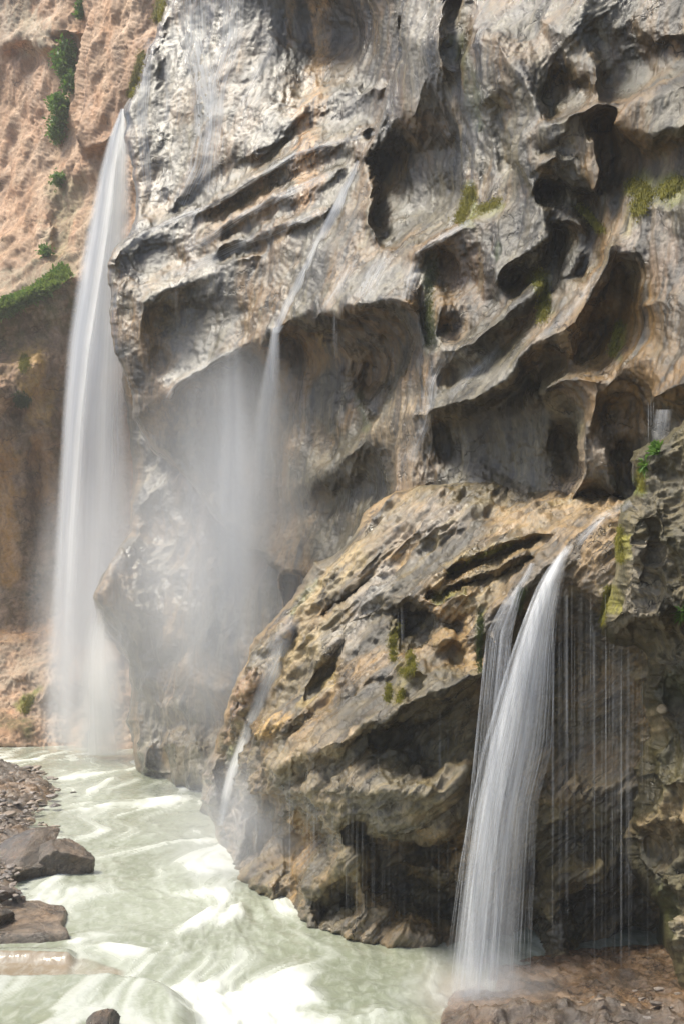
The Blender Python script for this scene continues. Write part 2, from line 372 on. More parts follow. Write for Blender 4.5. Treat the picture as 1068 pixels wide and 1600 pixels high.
# rounded foot of the cliff under the nose, behind the mist
relief('cliff_base', [(192, 560), (199, 640), (206, 720), (205, 800), (186, 856), (158, 905), (148, 931), (150, 968), (191, 1015), (203, 1042), (204, 1096), (195, 1126), (206, 1156), (213, 1206), (240, 1224), (290, 1232), (330, 1245), (420, 1250), (620, 1250), (660, 900), (620, 560)],
    [(200, 600, 32), (200, 800, 31.5), (150, 940, 30.5), (205, 1050, 30.5), (213, 1206, 30.3), (290, 1228, 27.5), (340, 1245, 25.5), (300, 900, 29), (300, 650, 31), (450, 900, 24), (550, 820, 22), (450, 600, 26), (600, 600, 22), (420, 1240, 24), (600, 1200, 20)],
    [([(186, 860), (165, 900), (157, 925)], -1.0), ([(200, 930), (230, 960)], -.6), ([(205, 1045), (225, 1000)], .6), ([(232, 1105), (262, 1110), (290, 1100)], -.7), ([(240, 1135), (300, 1140)], .5), ([(265, 1165), (300, 1155), (320, 1175)], -.9), ([(228, 1165), (230, 1200)], -.6), ([(250, 1150), (248, 1205)], .8),
     ([(290, 1090), (320, 1070), (350, 1080)], -.5), ([(330, 1120), (335, 1180)], .6), ([(300, 760), (330, 900), (320, 1000)], -.8), ([(250, 800), (262, 1000)], .8), ([(420, 780), (440, 860), (430, 960)], -.8), ([(380, 800), (380, 1000)], .9),
     ([(454, 775), (490, 740), (536, 718), (571, 703), (612, 712)], -1.2), ([(500, 800), (540, 770), (590, 750)], 1.9), ([(520, 845), (570, 800)], 1.9), ([(420, 960), (460, 900)], .3)],
    M['cliff'], 'grey rounded cliff foot in the mist beside the tall waterfall', rock_noise(.4, .05, .02, .2, .0, 0, .12), stains_shade=[([(260, 1130), (310, 1180)], 60, (.36, .30, .2), .6)],
    jit=.04, back=6, seed=11, roll=18, rolld=1.6)

# the main wall: nose, pillars, hollows and lips
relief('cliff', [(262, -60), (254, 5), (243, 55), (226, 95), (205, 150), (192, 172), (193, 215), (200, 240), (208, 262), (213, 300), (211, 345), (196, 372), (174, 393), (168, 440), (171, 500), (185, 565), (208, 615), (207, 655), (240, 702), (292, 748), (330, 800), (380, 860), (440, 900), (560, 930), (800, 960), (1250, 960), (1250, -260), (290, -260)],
    [(250, -200, 31), (255, 0, 30), (200, 200, 29), (210, 330, 28.3), (175, 420, 26.5), (210, 640, 26.5), (300, 760, 26), (350, 100, 27.6), (350, 300, 26.3), (290, 500, 26.1), (450, 100, 26.6), (400, -150, 25.6), (560, -150, 24.6), (560, 60, 25.6), (560, 250, 22.6), (640, 60, 20.2), (400, 500, 24.8),
     (560, 480, 19.8), (470, 620, 23.0), (560, 570, 21.8), (555, 640, 21.2), (660, 600, 17.8), (620, 900, 18.5), (450, 800, 23.5), (700, 250, 18.6), (820, 60, 16.6), (820, 350, 16.4), (820, 600, 15.6), (780, 800, 15.8), (950, 780, 14.4), (940, 550, 14.4), (1060, 60, 14), (1060, 350, 13), (1060, 640, 12.6), (1240, 300, 11), (1240, 800, 10.5), (1060, 900, 13)],
    [([(400, -100), (376, 60), (352, 112), (318, 165), (313, 225), (311, 258), (262, 332)], -.4), ([(255, 60), (262, 180), (250, 320)], .35), ([(300, 30), (290, 160), (285, 250)], .6), ([(352, 150), (347, 215), (332, 270)], -.3),
     ([(230, 110), (248, 30)], -.4), ([(255, 80), (285, 10)], .3), ([(222, 200), (230, 330)], -.2),
     ([(175, 398), (198, 374), (225, 360), (258, 347), (285, 330), (322, 317), (356, 302), (409, 270), (465, 236), (514, 221), (559, 202), (590, 198)], -1.0),
     ([(262, 338), (300, 312), (345, 288), (400, 255), (455, 222), (480, 200), (545, 190), (585, 178)], .25),
     ([(385, 250), (420, 215), (458, 187), (484, 165), (544, 139), (612, 135)], -.65), ([(380, 130), (395, 160), (385, 210)], -.5), ([(405, 60), (430, 70), (420, 40)], -.4),
     ([(470, 155), (500, 125), (560, 127), (612, 128)], .5), ([(480, 60), (560, 40), (600, 20)], .2), ([(500, 100), (590, 105)], .1),
     ([(638, -150), (630, 0), (623, 25), (626, 90), (615, 116), (609, 150), (600, 192), (589, 212), (578, 243)], -1.3), ([(616, 0), (611, 60), (604, 115), (590, 165), (574, 215)], .4),
     ([(650, 60), (655, 130), (640, 180)], -1.3), ([(650, 205), (700, 185)], .5), ([(640, 320), (695, 300)], 4.6, 14), ([(630, 250), (700, 240)], 3.4, 8), ([(592, 240), (592, 330), (594, 378)], 3.6),
     ([(575, 258), (583, 300), (580, 345), (600, 385)], -.6), ([(560, 248), (575, 252)], -.9), ([(694, -40), (682, 40), (684, 79), (677, 108)], -1.2), ([(712, 0), (710, 60), (702, 90)], .5, 4),
     ([(700, 120), (725, 190), (737, 260), (735, 300), (715, 345)], -.1), ([(735, 0), (745, 75), (754, 124), (758, 161)], -.45), ([(760, 190), (764, 240), (766, 290)], .0), ([(760, -60), (775, 60)], -.4),
     ([(795, 170), (793, 210), (792, 260)], .55, 8), ([(780, 60), (810, 105), (833, 150), (845, 182)], -1.1), ([(850, 30), (880, 60), (905, 20), (925, -60)], -.9), ([(830, 0), (830, 60)], -.3),
     ([(870, 125), (888, 155), (905, 140)], .5, 8), ([(850, 150), (862, 180)], .6), ([(934, 101), (930, 124), (909, 141)], -.9), ([(940, 60), (950, 120)], .2),
     ([(829, 300), (812, 280), (806, 245), (815, 212), (845, 185), (893, 179), (930, 160), (940, 170)], -1.5), ([(829, 272), (850, 255), (876, 238)], -1.7), ([(840, 300), (880, 290)], -.3), 
     ([(945, 185), (943, 260), (940, 300)], .1), ([(925, 230), (938, 262), (940, 290), (925, 300)], -.9), ([(915, 315), (925, 325)], .6, 6), ([(935, 355), (925, 400), (900, 440)], .3),
     ([(955, 120), (1000, 110), (1060, 90), (1220, 60)], 1.2, 16), ([(850, 215), (880, 204)], -1.4), ([(850, 240), (925, 218)], -1.1), ([(850, 290), (920, 270)], -.9), ([(865, 340), (905, 350)], -.7), ([(895, 390), (880, 430)], -.5), ([(985, 40), (1040, 55), (1200, 40)], 0), ([(960, 200), (986, 166), (1024, 150), (1068, 124), (1200, 60)], -1.3), ([(975, 205), (1020, 215), (1068, 190)], -1.1), ([(965, 230), (1010, 240), (1068, 225)], .2), ([(975, 280), (1000, 270), (1060, 260)], .5),
     ([(1000, 320), (1040, 330), (1100, 330)], -.5), ([(985, 400), (1000, 360)], -.5), ([(1068, 420), (1150, 430)], -.2),
     ([(645, 397), (668, 390), (705, 367), (743, 345), (775, 337), (790, 322)], -1.1), ([(660, 375), (700, 350), (740, 325), (760, 315)], -.1), ([(700, 410), (720, 450), (745, 440)], .8, 10), ([(640, 380), (620, 420)], -.6), ([(672, 410), (668, 470), (670, 540)], -.2),
     ([(784, 328), (793, 360), (795, 385)], -1.1, 4), ([(829, 310), (850, 340), (852, 375), (825, 396), (788, 415), (769, 441)], -1.2), ([(800, 445), (815, 430)], .7, 8), ([(865, 360), (870, 420), (850, 440)], .3), ([(845, 470), (855, 440)], .4),
     ([(668, 553), (690, 550), (720, 538), (750, 527), (773, 505), (799, 482), (821, 467), (840, 449)], -1.0), ([(690, 590), (740, 578), (780, 548), (798, 525), (825, 500)], .1), ([(690, 520), (740, 500), (765, 470)], .5),
     ([(650, 652), (668, 641), (698, 636), (735, 628), (758, 610), (784, 602), (799, 583), (807, 561), (829, 537), (863, 520), (893, 501), (908, 475), (930, 441), (945, 411), (950, 380)], -1.5),
     ([(690, 665), (735, 655), (770, 635), (800, 612), (822, 580)], 1.4), ([(700, 700), (720, 725)], 1.4, 10), ([(760, 700), (790, 740)], 2.2, 10), ([(848, 600), (846, 625)], 1.4), ([(835, 560), (870, 560)], -.2), ([(862, 548), (889, 542), (900, 497), (915, 470)], -1.1), ([(905, 550), (940, 520), (965, 490)], .5, 3), ([(972, 422), (973, 470), (968, 500)], .5),
     ([(842, 628), (855, 608), (878, 595), (908, 587), (926, 592)], -1.2), ([(850, 660), (860, 700)], -.2), ([(845, 640), (838, 700), (845, 760)], .9), ([(885, 690), (890, 730)], 2.2, 12), ([(870, 650), (890, 650)], .3), ([(830, 762), (870, 770)], 1.4),
     ([(926, 592), (931, 632), (924, 670), (918, 700), (908, 737), (889, 770), (885, 800)], -1.0), ([(955, 700), (950, 780)], -.7), ([(975, 700), (985, 740)], .9, 14), ([(960, 640), (1000, 640)], .5),
     ([(938, 625), (950, 600), (968, 576), (998, 565), (1010, 560)], -.8), ([(950, 640), (990, 620), (1010, 640)], .3), ([(1017, 622), (1042, 603), (1068, 595), (1150, 590)], -1.4), ([(1030, 655), (1068, 660)], .6), ([(1000, 480), (1040, 470)], -.6), ([(985, 520), (1030, 540)], -.3),
     ([(529, 262), (499, 277), (458, 296), (409, 318), (371, 333), (334, 363), (300, 375)], -.75), ([(535, 245), (490, 262), (450, 280), (400, 303), (360, 322), (330, 340)], .15),
     ([(514, 322), (465, 348), (416, 360), (371, 378), (334, 397), (290, 410)], -.7), ([(500, 310), (450, 335), (400, 348), (350, 370)], .05), ([(500, 365), (440, 400), (400, 425)], -.3), ([(480, 350), (400, 390), (350, 405)], .0),
     ([(225, 476), (262, 457), (318, 442), (352, 420), (367, 405), (400, 392)], -.9), ([(200, 420), (230, 410), (280, 400)], -.2), ([(250, 492), (270, 500)], .1, 6), ([(300, 545), (330, 520)], -.55), ([(262, 560), (275, 540)], -.45), ([(302, 480), (314, 484)], .25, 3), ([(290, 467), (312, 463), (328, 468)], -.5), ([(345, 480), (385, 495)], -.55),
     ([(225, 478), (216, 523), (228, 568), (240, 610), (226, 634), (211, 655)], -.8), ([(245, 550), (252, 575)], -.2), ([(180, 420), (188, 500)], -.1),
     ([(258, 614), (277, 595), (311, 580), (337, 557), (375, 542), (398, 539)], -1.3), ([(285, 620), (320, 605), (350, 580), (390, 565)], 2.2), ([(300, 680), (350, 660), (390, 640)], 2.8), ([(212, 655), (240, 698), (290, 742), (332, 796)], -.4), ([(270, 700), (300, 720)], .6),
     ([(559, 256), (540, 290), (524, 337), (505, 356), (486, 397), (465, 445)], .1), ([(500, 370), (478, 420), (455, 470)], -.5), ([(545, 320), (560, 400), (530, 440)], -.2), ([(560, 340), (575, 400)], .4),
     ([(400, 539), (424, 512), (443, 509), (463, 497), (476, 478)], -1.5), ([(492, 507), (506, 489), (521, 485), (544, 472), (570, 477), (596, 470), (630, 470), (646, 475)], -1.9), ([(520, 450), (580, 430), (640, 420)], -.7),
     ([(495, 530), (520, 510), (560, 500), (600, 495), (628, 500)], 3.6), ([(455, 530), (470, 580), (480, 620)], 3.0, 5), ([(520, 575), (527, 590)], 1.7, 4), ([(497, 518), (514, 557), (544, 595), (562, 632), (566, 668)], 2.0), ([(610, 540), (590, 590)], 5.6, 12), ([(640, 520), (640, 560)], 4.6), ([(590, 610), (580, 650)], 4.2),
     ([(503, 688), (510, 682)], 4.0, 4), ([(490, 712), (494, 706)], 3.8, 2), ([(425, 600), (440, 700), (430, 800)], 2.6), ([(470, 620), (465, 690)], 3.0), ([(530, 640), (535, 680)], 3.2), ([(380, 700), (380, 780)], 2.6), ([(540, 680), (520, 715)], 3.0),
     ([(650, 480), (660, 525), (656, 565), (636, 594), (608, 612), (592, 640), (576, 672), (552, 702), (536, 719)], -.7), ([(536, 719), (495, 738), (460, 760)], 1.6),
     ([(690, 480), (682, 540), (664, 600), (655, 660), (640, 720), (635, 800)], -.9), ([(551, 706), (574, 703), (609, 711)], -.5), ([(575, 720), (600, 760), (590, 790)], 3.0), ([(500, 790), (560, 770)], 4.6, 12), ([(520, 840), (560, 840)], 4.0), ([(612, 712), (611, 762), (600, 792)], -.9), ([(615, 800), (650, 785), (700, 772), (760, 766), (840, 774), (890, 782), (960, 780)], .0), ([(615, 860), (760, 840), (960, 850)], -.2), ([(454, 775), (500, 750), (560, 728)], 1.2)],
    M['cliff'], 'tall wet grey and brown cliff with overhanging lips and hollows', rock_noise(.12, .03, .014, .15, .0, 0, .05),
    stains_shade=[([(400, 0), (560, 60), (590, 130)], 110, (.075, .07, .062), .75), ([(640, 790), (760, 775), (940, 785)], 22, (.40, .28, .14), .8), ([(497, -60), (497, 120), (492, 170)], 22, (.48, .27, .10), 1), ([(455, -60), (450, 60)], 12, (.36, .22, .10), .7), ([(480, 190), (478, 260), (475, 310)], 28, OR, .9), ([(440, 300), (360, 350)], 22, (.42, .27, .15), .6), ([(560, 40), (600, 110)], 60, DK, .75), ([(430, 110), (400, 200)], 40, DK, .5), ([(560, 160), (520, 190)], 24, DK, .6),  # dark patches at top centre: wet rock plus the wall's shade painted in
            ([(735, 290), (728, 345)], 12, MOSS, 1), ([(742, 330), (778, 318)], 12, MOSS, .9), ([(712, 60), (735, 120), (745, 200)], 14, MOSSD, .8), ([(672, 400), (668, 470), (672, 540)], 15, MOSSD, .9), ([(725, 410), (735, 460)], 38, (.12, .08, .055), .8),
            ([(990, 290), (1068, 300)], 22, MOSS, .8), ([(980, 320), (975, 360)], 10, (.36, .30, .08), .7), ([(840, 440), (850, 480)], 16, MOSS, .9), ([(775, 380), (772, 400)], 8, MOSSD, .9), ([(970, 510), (960, 555)], 9, MOSS, .9), ([(1000, 380), (1060, 420)], 50, (.42, .32, .25), .6),
            ([(640, 640), (640, 780)], 40, (.42, .30, .18), .6), ([(600, 680), (630, 620)], 26, (.42, .30, .16), .6), ([(895, 560), (910, 520)], 30, (.30, .19, .09), .7), ([(830, 560), (840, 500)], 26, (.40, .28, .17), .6),
            ([(920, 700), (900, 790)], 30, (.50, .38, .26), .7), ([(560, 620), (566, 665)], 10, MOSSD, .7), ([(505, 540), (500, 525)], 8, OCH, .6), 
            ([(262, 590), (370, 552)], 12, PALE, .7), ([(260, 450), (350, 425)], 14, PALE, .55), ([(560, 450), (630, 440)], 30, PALE, .55), ([(870, 460), (930, 440)], 26, (.40, .32, .24), .5), ([(690, 550), (800, 600)], 30, PALE, .45),
            ([(205, 200), (206, 240)], 10, (.13, .12, .11), .7), ([(640, 20), (640, 160)], 22, (.42, .37, .28), .5)],
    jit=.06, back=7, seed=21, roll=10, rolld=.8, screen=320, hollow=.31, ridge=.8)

# lower tier: banded slope, ledges, big undercut belly
relief('rock_ledge', [(566, 800), (557, 826), (544, 845), (521, 867), (491, 879), (458, 931), (443, 950), (412, 985), (390, 1012), (388, 1032), (368, 1070), (356, 1100), (341, 1148), (334, 1175), (316, 1210), (313, 1250), (330, 1275), (338, 1310), (366, 1360), (378, 1387), (410, 1408), (455, 1434), (495, 1462), (560, 1476), (620, 1484), (690, 1500), (760, 1560), (1250, 1560), (1250, 760), (1000, 772), (950, 772), (880, 765), (800, 758), (740, 752), (650, 758), (600, 775)],
    [(566, 800, 18.3), (640, 765, 17.4), (800, 762, 16.2), (960, 775, 14.6), (500, 880, 18), (440, 960, 18.2), (390, 1030, 18.6), (360, 1100, 19.4), (320, 1240, 21), (338, 1300, 20.6), (378, 1387, 17), (430, 1422, 15.4), (495, 1462, 14.0), (600, 1482, 13.4), (690, 1494, 13.0), (430, 1190, 16.0), (560, 1130, 13.7), (700, 1070, 12.9),
     (700, 900, 14.6), (850, 850, 13.3), (960, 820, 12.9), (800, 1100, 13.3), (900, 1000, 13.4), (900, 1300, 13.1), (850, 1530, 12.7), (1000, 1200, 12.6), (1000, 1500, 12.8), (600, 1000, 15.2), (500, 1080, 16), (560, 1280, 13.3), (700, 1280, 12.7), (1240, 800, 11.5), (1240, 1540, 11.5)],
    [([(690, 889), (724, 871), (780, 849), (818, 837), (853, 834)], -.35), ([(700, 905), (724, 895), (780, 868), (850, 842)], .45), ([(679, 928), (713, 911), (780, 885), (820, 868)], -.4), ([(668, 938), (705, 924), (780, 898), (830, 875)], .35),
     ([(650, 948), (660, 942), (708, 927), (734, 925)], -.55), ([(664, 960), (700, 950), (735, 945)], -.3), ([(664, 978), (700, 975), (720, 968)], .4), ([(620, 950), (630, 938), (645, 920), (671, 908), (700, 898)], -.6), ([(640, 962), (654, 985), (660, 1000)], 1.1, 6), ([(705, 978), (712, 990)], .5, 4),
     ([(670, 1002), (700, 996), (745, 985)], -.35), ([(660, 1030), (700, 1030)], .2), ([(700, 1010), (712, 1040)], .4, 3), ([(740, 960), (760, 1000), (745, 1040)], -.2), ([(636, 1060), (640, 1090)], .4), ([(650, 1050), (690, 1060), (720, 1050)], -.5),
     ([(430, 1198), (465, 1178), (520, 1162), (560, 1138), (600, 1118), (640, 1098), (671, 1088), (708, 1072), (745, 1050), (765, 1000)], -.75), ([(440, 1215), (500, 1195), (545, 1178), (580, 1152)], .1), ([(590, 1150), (640, 1150), (690, 1160)], .75, 4), ([(600, 1185), (690, 1190)], .2), ([(620, 1130), (680, 1110), (720, 1100)], .1),
     ([(409, 1146), (440, 1128), (475, 1110)], -.6), ([(405, 1160), (430, 1160), (470, 1140)], .25), ([(430, 1135), (480, 1060), (530, 1000)], -.3), ([(470, 1080), (510, 1030), (560, 980), (620, 955)], .25), ([(520, 1050), (560, 1010), (610, 975)], -.3), ([(480, 1000), (540, 940), (604, 905), (680, 880)], -.35), ([(500, 965), (560, 920), (640, 880)], .25), ([(560, 890), (600, 850), (660, 820), (740, 800)], -.3), ([(580, 900), (640, 860), (720, 830)], .2), ([(440, 1030), (500, 950), (560, 900)], -.2), ([(430, 1060), (470, 1010)], .2),
     ([(540, 1090), (600, 1040), (650, 1020)], -.2), ([(500, 1130), (560, 1090), (600, 1070)], .2),
     ([(461, 987), (428, 1062), (395, 1130), (371, 1197), (352, 1255)], .5), ([(395, 1045), (380, 1090), (372, 1130)], -.5), ([(400, 1020), (425, 1005), (450, 985)], -.3), ([(350, 1160), (345, 1200)], .1), ([(330, 1205), (335, 1250)], -.6), ([(352, 1215), (350, 1250)], .5), ([(360, 1275), (370, 1310)], -.7, 4), ([(345, 1330), (370, 1360)], -.3), ([(395, 1210), (400, 1240)], -.5), ([(410, 1290), (415, 1340)], 1.3, 8),
     ([(450, 1230), (520, 1240), (600, 1230), (700, 1235), (740, 1200)], -.45), ([(545, 1262), (575, 1290), (640, 1300), (700, 1302)], -.1), ([(440, 1300), (480, 1312), (505, 1312)], 1.8, 8), ([(430, 1265), (500, 1290)], .3),
     ([(560, 1300), (600, 1325), (660, 1325), (710, 1320)], 2.0, 6), ([(515, 1290), (530, 1330), (520, 1370), (495, 1400), (490, 1440)], -.1), ([(550, 1315), (560, 1350), (565, 1400), (545, 1450)], .1), ([(547, 1378), (548, 1402)], 1.7, 5), ([(522, 1380), (528, 1400)], 1.2, 3), ([(500, 1415), (502, 1425)], 1.3, 4), ([(590, 1370), (600, 1440)], .7), ([(590, 1380), (640, 1390), (700, 1410)], 2.1, 8), ([(640, 1350), (690, 1365)], .9), ([(600, 1455), (680, 1465)], .3), ([(455, 1370), (450, 1410)], .9), ([(425, 1380), (400, 1380)], -.2),
     ([(385, 1360), (420, 1350), (440, 1340)], .3), ([(505, 1470), (550, 1472), (590, 1478)], .1),
     ([(890, 855), (930, 838), (965, 815)], -.3), ([(868, 880), (840, 880), (830, 900), (812, 930), (790, 960)], -.4), ([(760, 1000), (770, 1080), (755, 1150)], .4), ([(900, 920), (890, 1050)], .3), ([(870, 950), (860, 1100)], .8), ([(940, 900), (930, 980), (950, 1010)], -.2), ([(820, 1080), (900, 1090), (940, 1090)], -.2), ([(880, 1140), (960, 1150)], .5),
     ([(860, 1230), (920, 1260), (970, 1240)], -.1), ([(870, 1300), (960, 1310)], .7), ([(830, 1350), (832, 1385)], 1.8, 8), ([(828, 1440), (832, 1475)], 1.7, 8), ([(860, 1385), (890, 1368), (935, 1350), (945, 1370)], -.2), ([(880, 1400), (950, 1400)], .8), ([(860, 1420), (880, 1470), (870, 1500)], .0), ([(985, 1470), (1010, 1490), (1040, 1510)], 2.2, 10), ([(900, 1480), (950, 1490)], .9), ([(930, 1430), (960, 1440)], 1.1), ([(850, 1520), (880, 1500), (900, 1510)], -.2), ([(780, 1200), (800, 1350)], .9), ([(750, 1350), (760, 1450)], 1.0)],
    M['low'], 'banded ochre and brown slope with an undercut belly above the river', rock_noise(.07, .03, .022, .0, .0, .13, .035),
    stains_shade=[([(470, 960), (520, 900), (560, 870)], 26, (.50, .36, .15), .7), ([(430, 1050), (480, 1000)], 24, (.52, .38, .18), .7), ([(409, 1146), (440, 1120)], 15, (.62, .38, .12), .9), ([(440, 1195), (500, 1172), (545, 1150)], 20, (.58, .42, .24), .8), ([(700, 884), (760, 858), (820, 840)], 9, OCH, .9), ([(560, 900), (620, 880)], 16, (.55, .36, .16), .7), ([(520, 1060), (470, 1090)], 16, OCH, .7),
            ([(600, 900), (560, 940)], 22, (.42, .40, .37), .6), ([(560, 980), (530, 1010)], 20, (.44, .42, .38), .6), ([(800, 800), (940, 795)], 46, (.46, .30, .14), .85), ([(640, 830), (700, 800)], 36, (.42, .33, .24), .6), ([(680, 934), (725, 925)], 8, MOSS, .8),
            ([(616, 985), (612, 1030), (640, 1050), (618, 1090)], 14, (.22, .17, .03), .8), ([(490, 910), (460, 960)], 13, (.14, .16, .05), .8), ([(375, 1130), (365, 1190)], 13, (.20, .22, .09), .7), ([(395, 1060), (360, 1140)], 24, (.42, .24, .12), .7),
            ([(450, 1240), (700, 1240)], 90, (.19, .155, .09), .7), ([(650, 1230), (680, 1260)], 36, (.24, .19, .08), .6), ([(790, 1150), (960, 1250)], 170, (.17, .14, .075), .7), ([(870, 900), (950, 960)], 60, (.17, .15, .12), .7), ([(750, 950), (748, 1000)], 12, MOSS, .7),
            ([(880, 1365), (940, 1360)], 24, (.28, .21, .09), .7), ([(330, 1230), (380, 1330)], 50, (.24, .22, .2), .7), ([(480, 1440), (700, 1480)], 34, (.12, .10, .065), .8), ([(760, 1520), (800, 1530)], 30, (.13, .13, .07), .7), ([(850, 1510), (1000, 1540)], 30, (.28, .15, .06), .7)],  # dark band along the foot paints in the shade under the belly
    jit=.04, back=5, seed=33, roll=10, rolld=.7, screen=260, hollow=.85, ridge=1.25)

# near right wall of knobbly tufa
relief('tufa_wall', [(1250, 560), (1110, 640), (1066, 656), (1040, 680), (1010, 690), (988, 705), (985, 720), (1003, 735), (1000, 757), (985, 775), (970, 790), (966, 812), (967, 822), (960, 842), (961, 880), (950, 915), (942, 945), (938, 985), (960, 1003), (990, 1000), (1008, 1020), (1000, 1080), (1012, 1150), (985, 1200), (990, 1260), (968, 1310), (992, 1370), (1030, 1420), (1032, 1462), (1052, 1530), (1060, 1575), (1080, 1600), (1250, 1640)],
    [(1250, 600, 7.6), (1066, 660, 10.6), (990, 715, 10.9), (970, 850, 10.8), (940, 980, 11.3), (1060, 850, 9.9), (1060, 1000, 10.6), (1010, 1100, 11.8), (990, 1250, 11.8), (1060, 1200, 10.8), (1000, 1380, 11.7), (1060, 1550, 10.9), (1240, 1000, 8.5), (1240, 1600, 8.8), (1068, 1400, 10.6)],
    [([(1010, 700), (1040, 690), (1068, 668)], -.2), ([(1000, 740), (1040, 745)], .4), ([(990, 800), (1000, 850), (985, 900), (975, 950)], -.35), ([(1020, 780), (1030, 850)], -.2), ([(1010, 820), (1015, 870)], .15), ([(1045, 760), (1050, 900)], .25), ([(960, 965), (1000, 975), (1030, 960)], -.35), ([(1000, 1000), (1040, 1010), (1068, 985)], .55), ([(1030, 1040), (1060, 1050)], -.2), ([(1050, 1080), (1068, 1110)], .5, 4), ([(1020, 1120), (1040, 1100)], -.3), ([(1030, 1170), (1060, 1180)], .45), ([(1010, 1230), (1050, 1220), (1068, 1210)], -.4), ([(1000, 1290), (1040, 1280), (1068, 1290)], -.3), ([(1010, 1335), (1068, 1345)], .7, 4), ([(1000, 1360), (1068, 1365)], -.2), ([(1040, 1400), (1068, 1410)], .4), ([(1060, 1440), (1064, 1480)], -.4), ([(1050, 1500), (1068, 1510)], .4)],
    M['tufa'], 'knobbly brown mossy tufa wall at the right edge', rock_noise(.12, .08, .04, .0, .04, 0, .16),
    stains_shade=[([(970, 840), (966, 870)], 10, (.30, .27, .02), .95), ([(948, 920), (945, 950)], 9, (.27, .24, .02), .95), ([(1000, 730), (1000, 765)], 12, (.14, .18, .02), .8), ([(1000, 880), (985, 960)], 40, (.30, .25, .18), .7), ([(1020, 1300), (1060, 1280)], 46, (.36, .25, .12), .7), ([(1062, 1440), (1066, 1490)], 16, (.50, .40, .26), .8), ([(1045, 1080), (1068, 1050)], 30, (.06, .07, .02), .8), ([(1030, 1400), (1050, 1470)], 24, (.09, .10, .02), .7), ([(1015, 1130), (1040, 1110)], 20, (.28, .21, .12), .6)],
    jit=.06, back=4, seed=44, roll=16, rolld=.8, screen=60, step=STEP*.85, warp=5)

# ------------------------------------------------------------ river
def wpoly(pts, z=0.0, n=5, jit=.05, seed=0):
    g_ = [tuple(ground(x, y, z)[:2]) for x, y in pts]
    P = [np.array(q) for q in g_]; r = np.random.RandomState(seed); P = P+[P[0]]
    for lv in range(n):
        Q = []
        for a, b in zip(P[:-1], P[1:]):
            L = np.linalg.norm(b-a); Q.append(a)
            if L > .25:
                t = np.array([-(b-a)[1], (b-a)[0]])/L; Q.append((a+b)/2+t*r.normal()*jit*L)
        P = Q+[P[-1]]
    return np.array(P[:-1])
def spot(X, Y, px, py, rx, ry):
    c = ground(px, py); e1 = ground(px+rx, py)[0]-c[0]; e2 = abs(ground(px, py-ry)[1]-c[1])
    return np.exp(-(((X-c[0])/e1)**2+((Y-c[1])/e2)**2))
HUMP = wpoly([(-400, 1534), (60, 1533), (190, 1531), (245, 1536), (272, 1555), (290, 1580), (296, 1620), (300, 1700), (-400, 1700)], .15, seed=2, jit=.02)
STEP2 = wpoly([(-400, 1494), (50, 1496), (108, 1498), (108, 1530), (60, 1533), (-400, 1536)], .05, seed=3, jit=.015)
STEP3 = wpoly([(108, 1502), (130, 1496), (160, 1506), (192, 1516), (185, 1530), (108, 1532)], .03, seed=5, jit=.03)
STEP1 = wpoly([(-400, 1478), (60, 1478), (112, 1480), (112, 1497), (-400, 1495)], .1, seed=6, jit=.02)
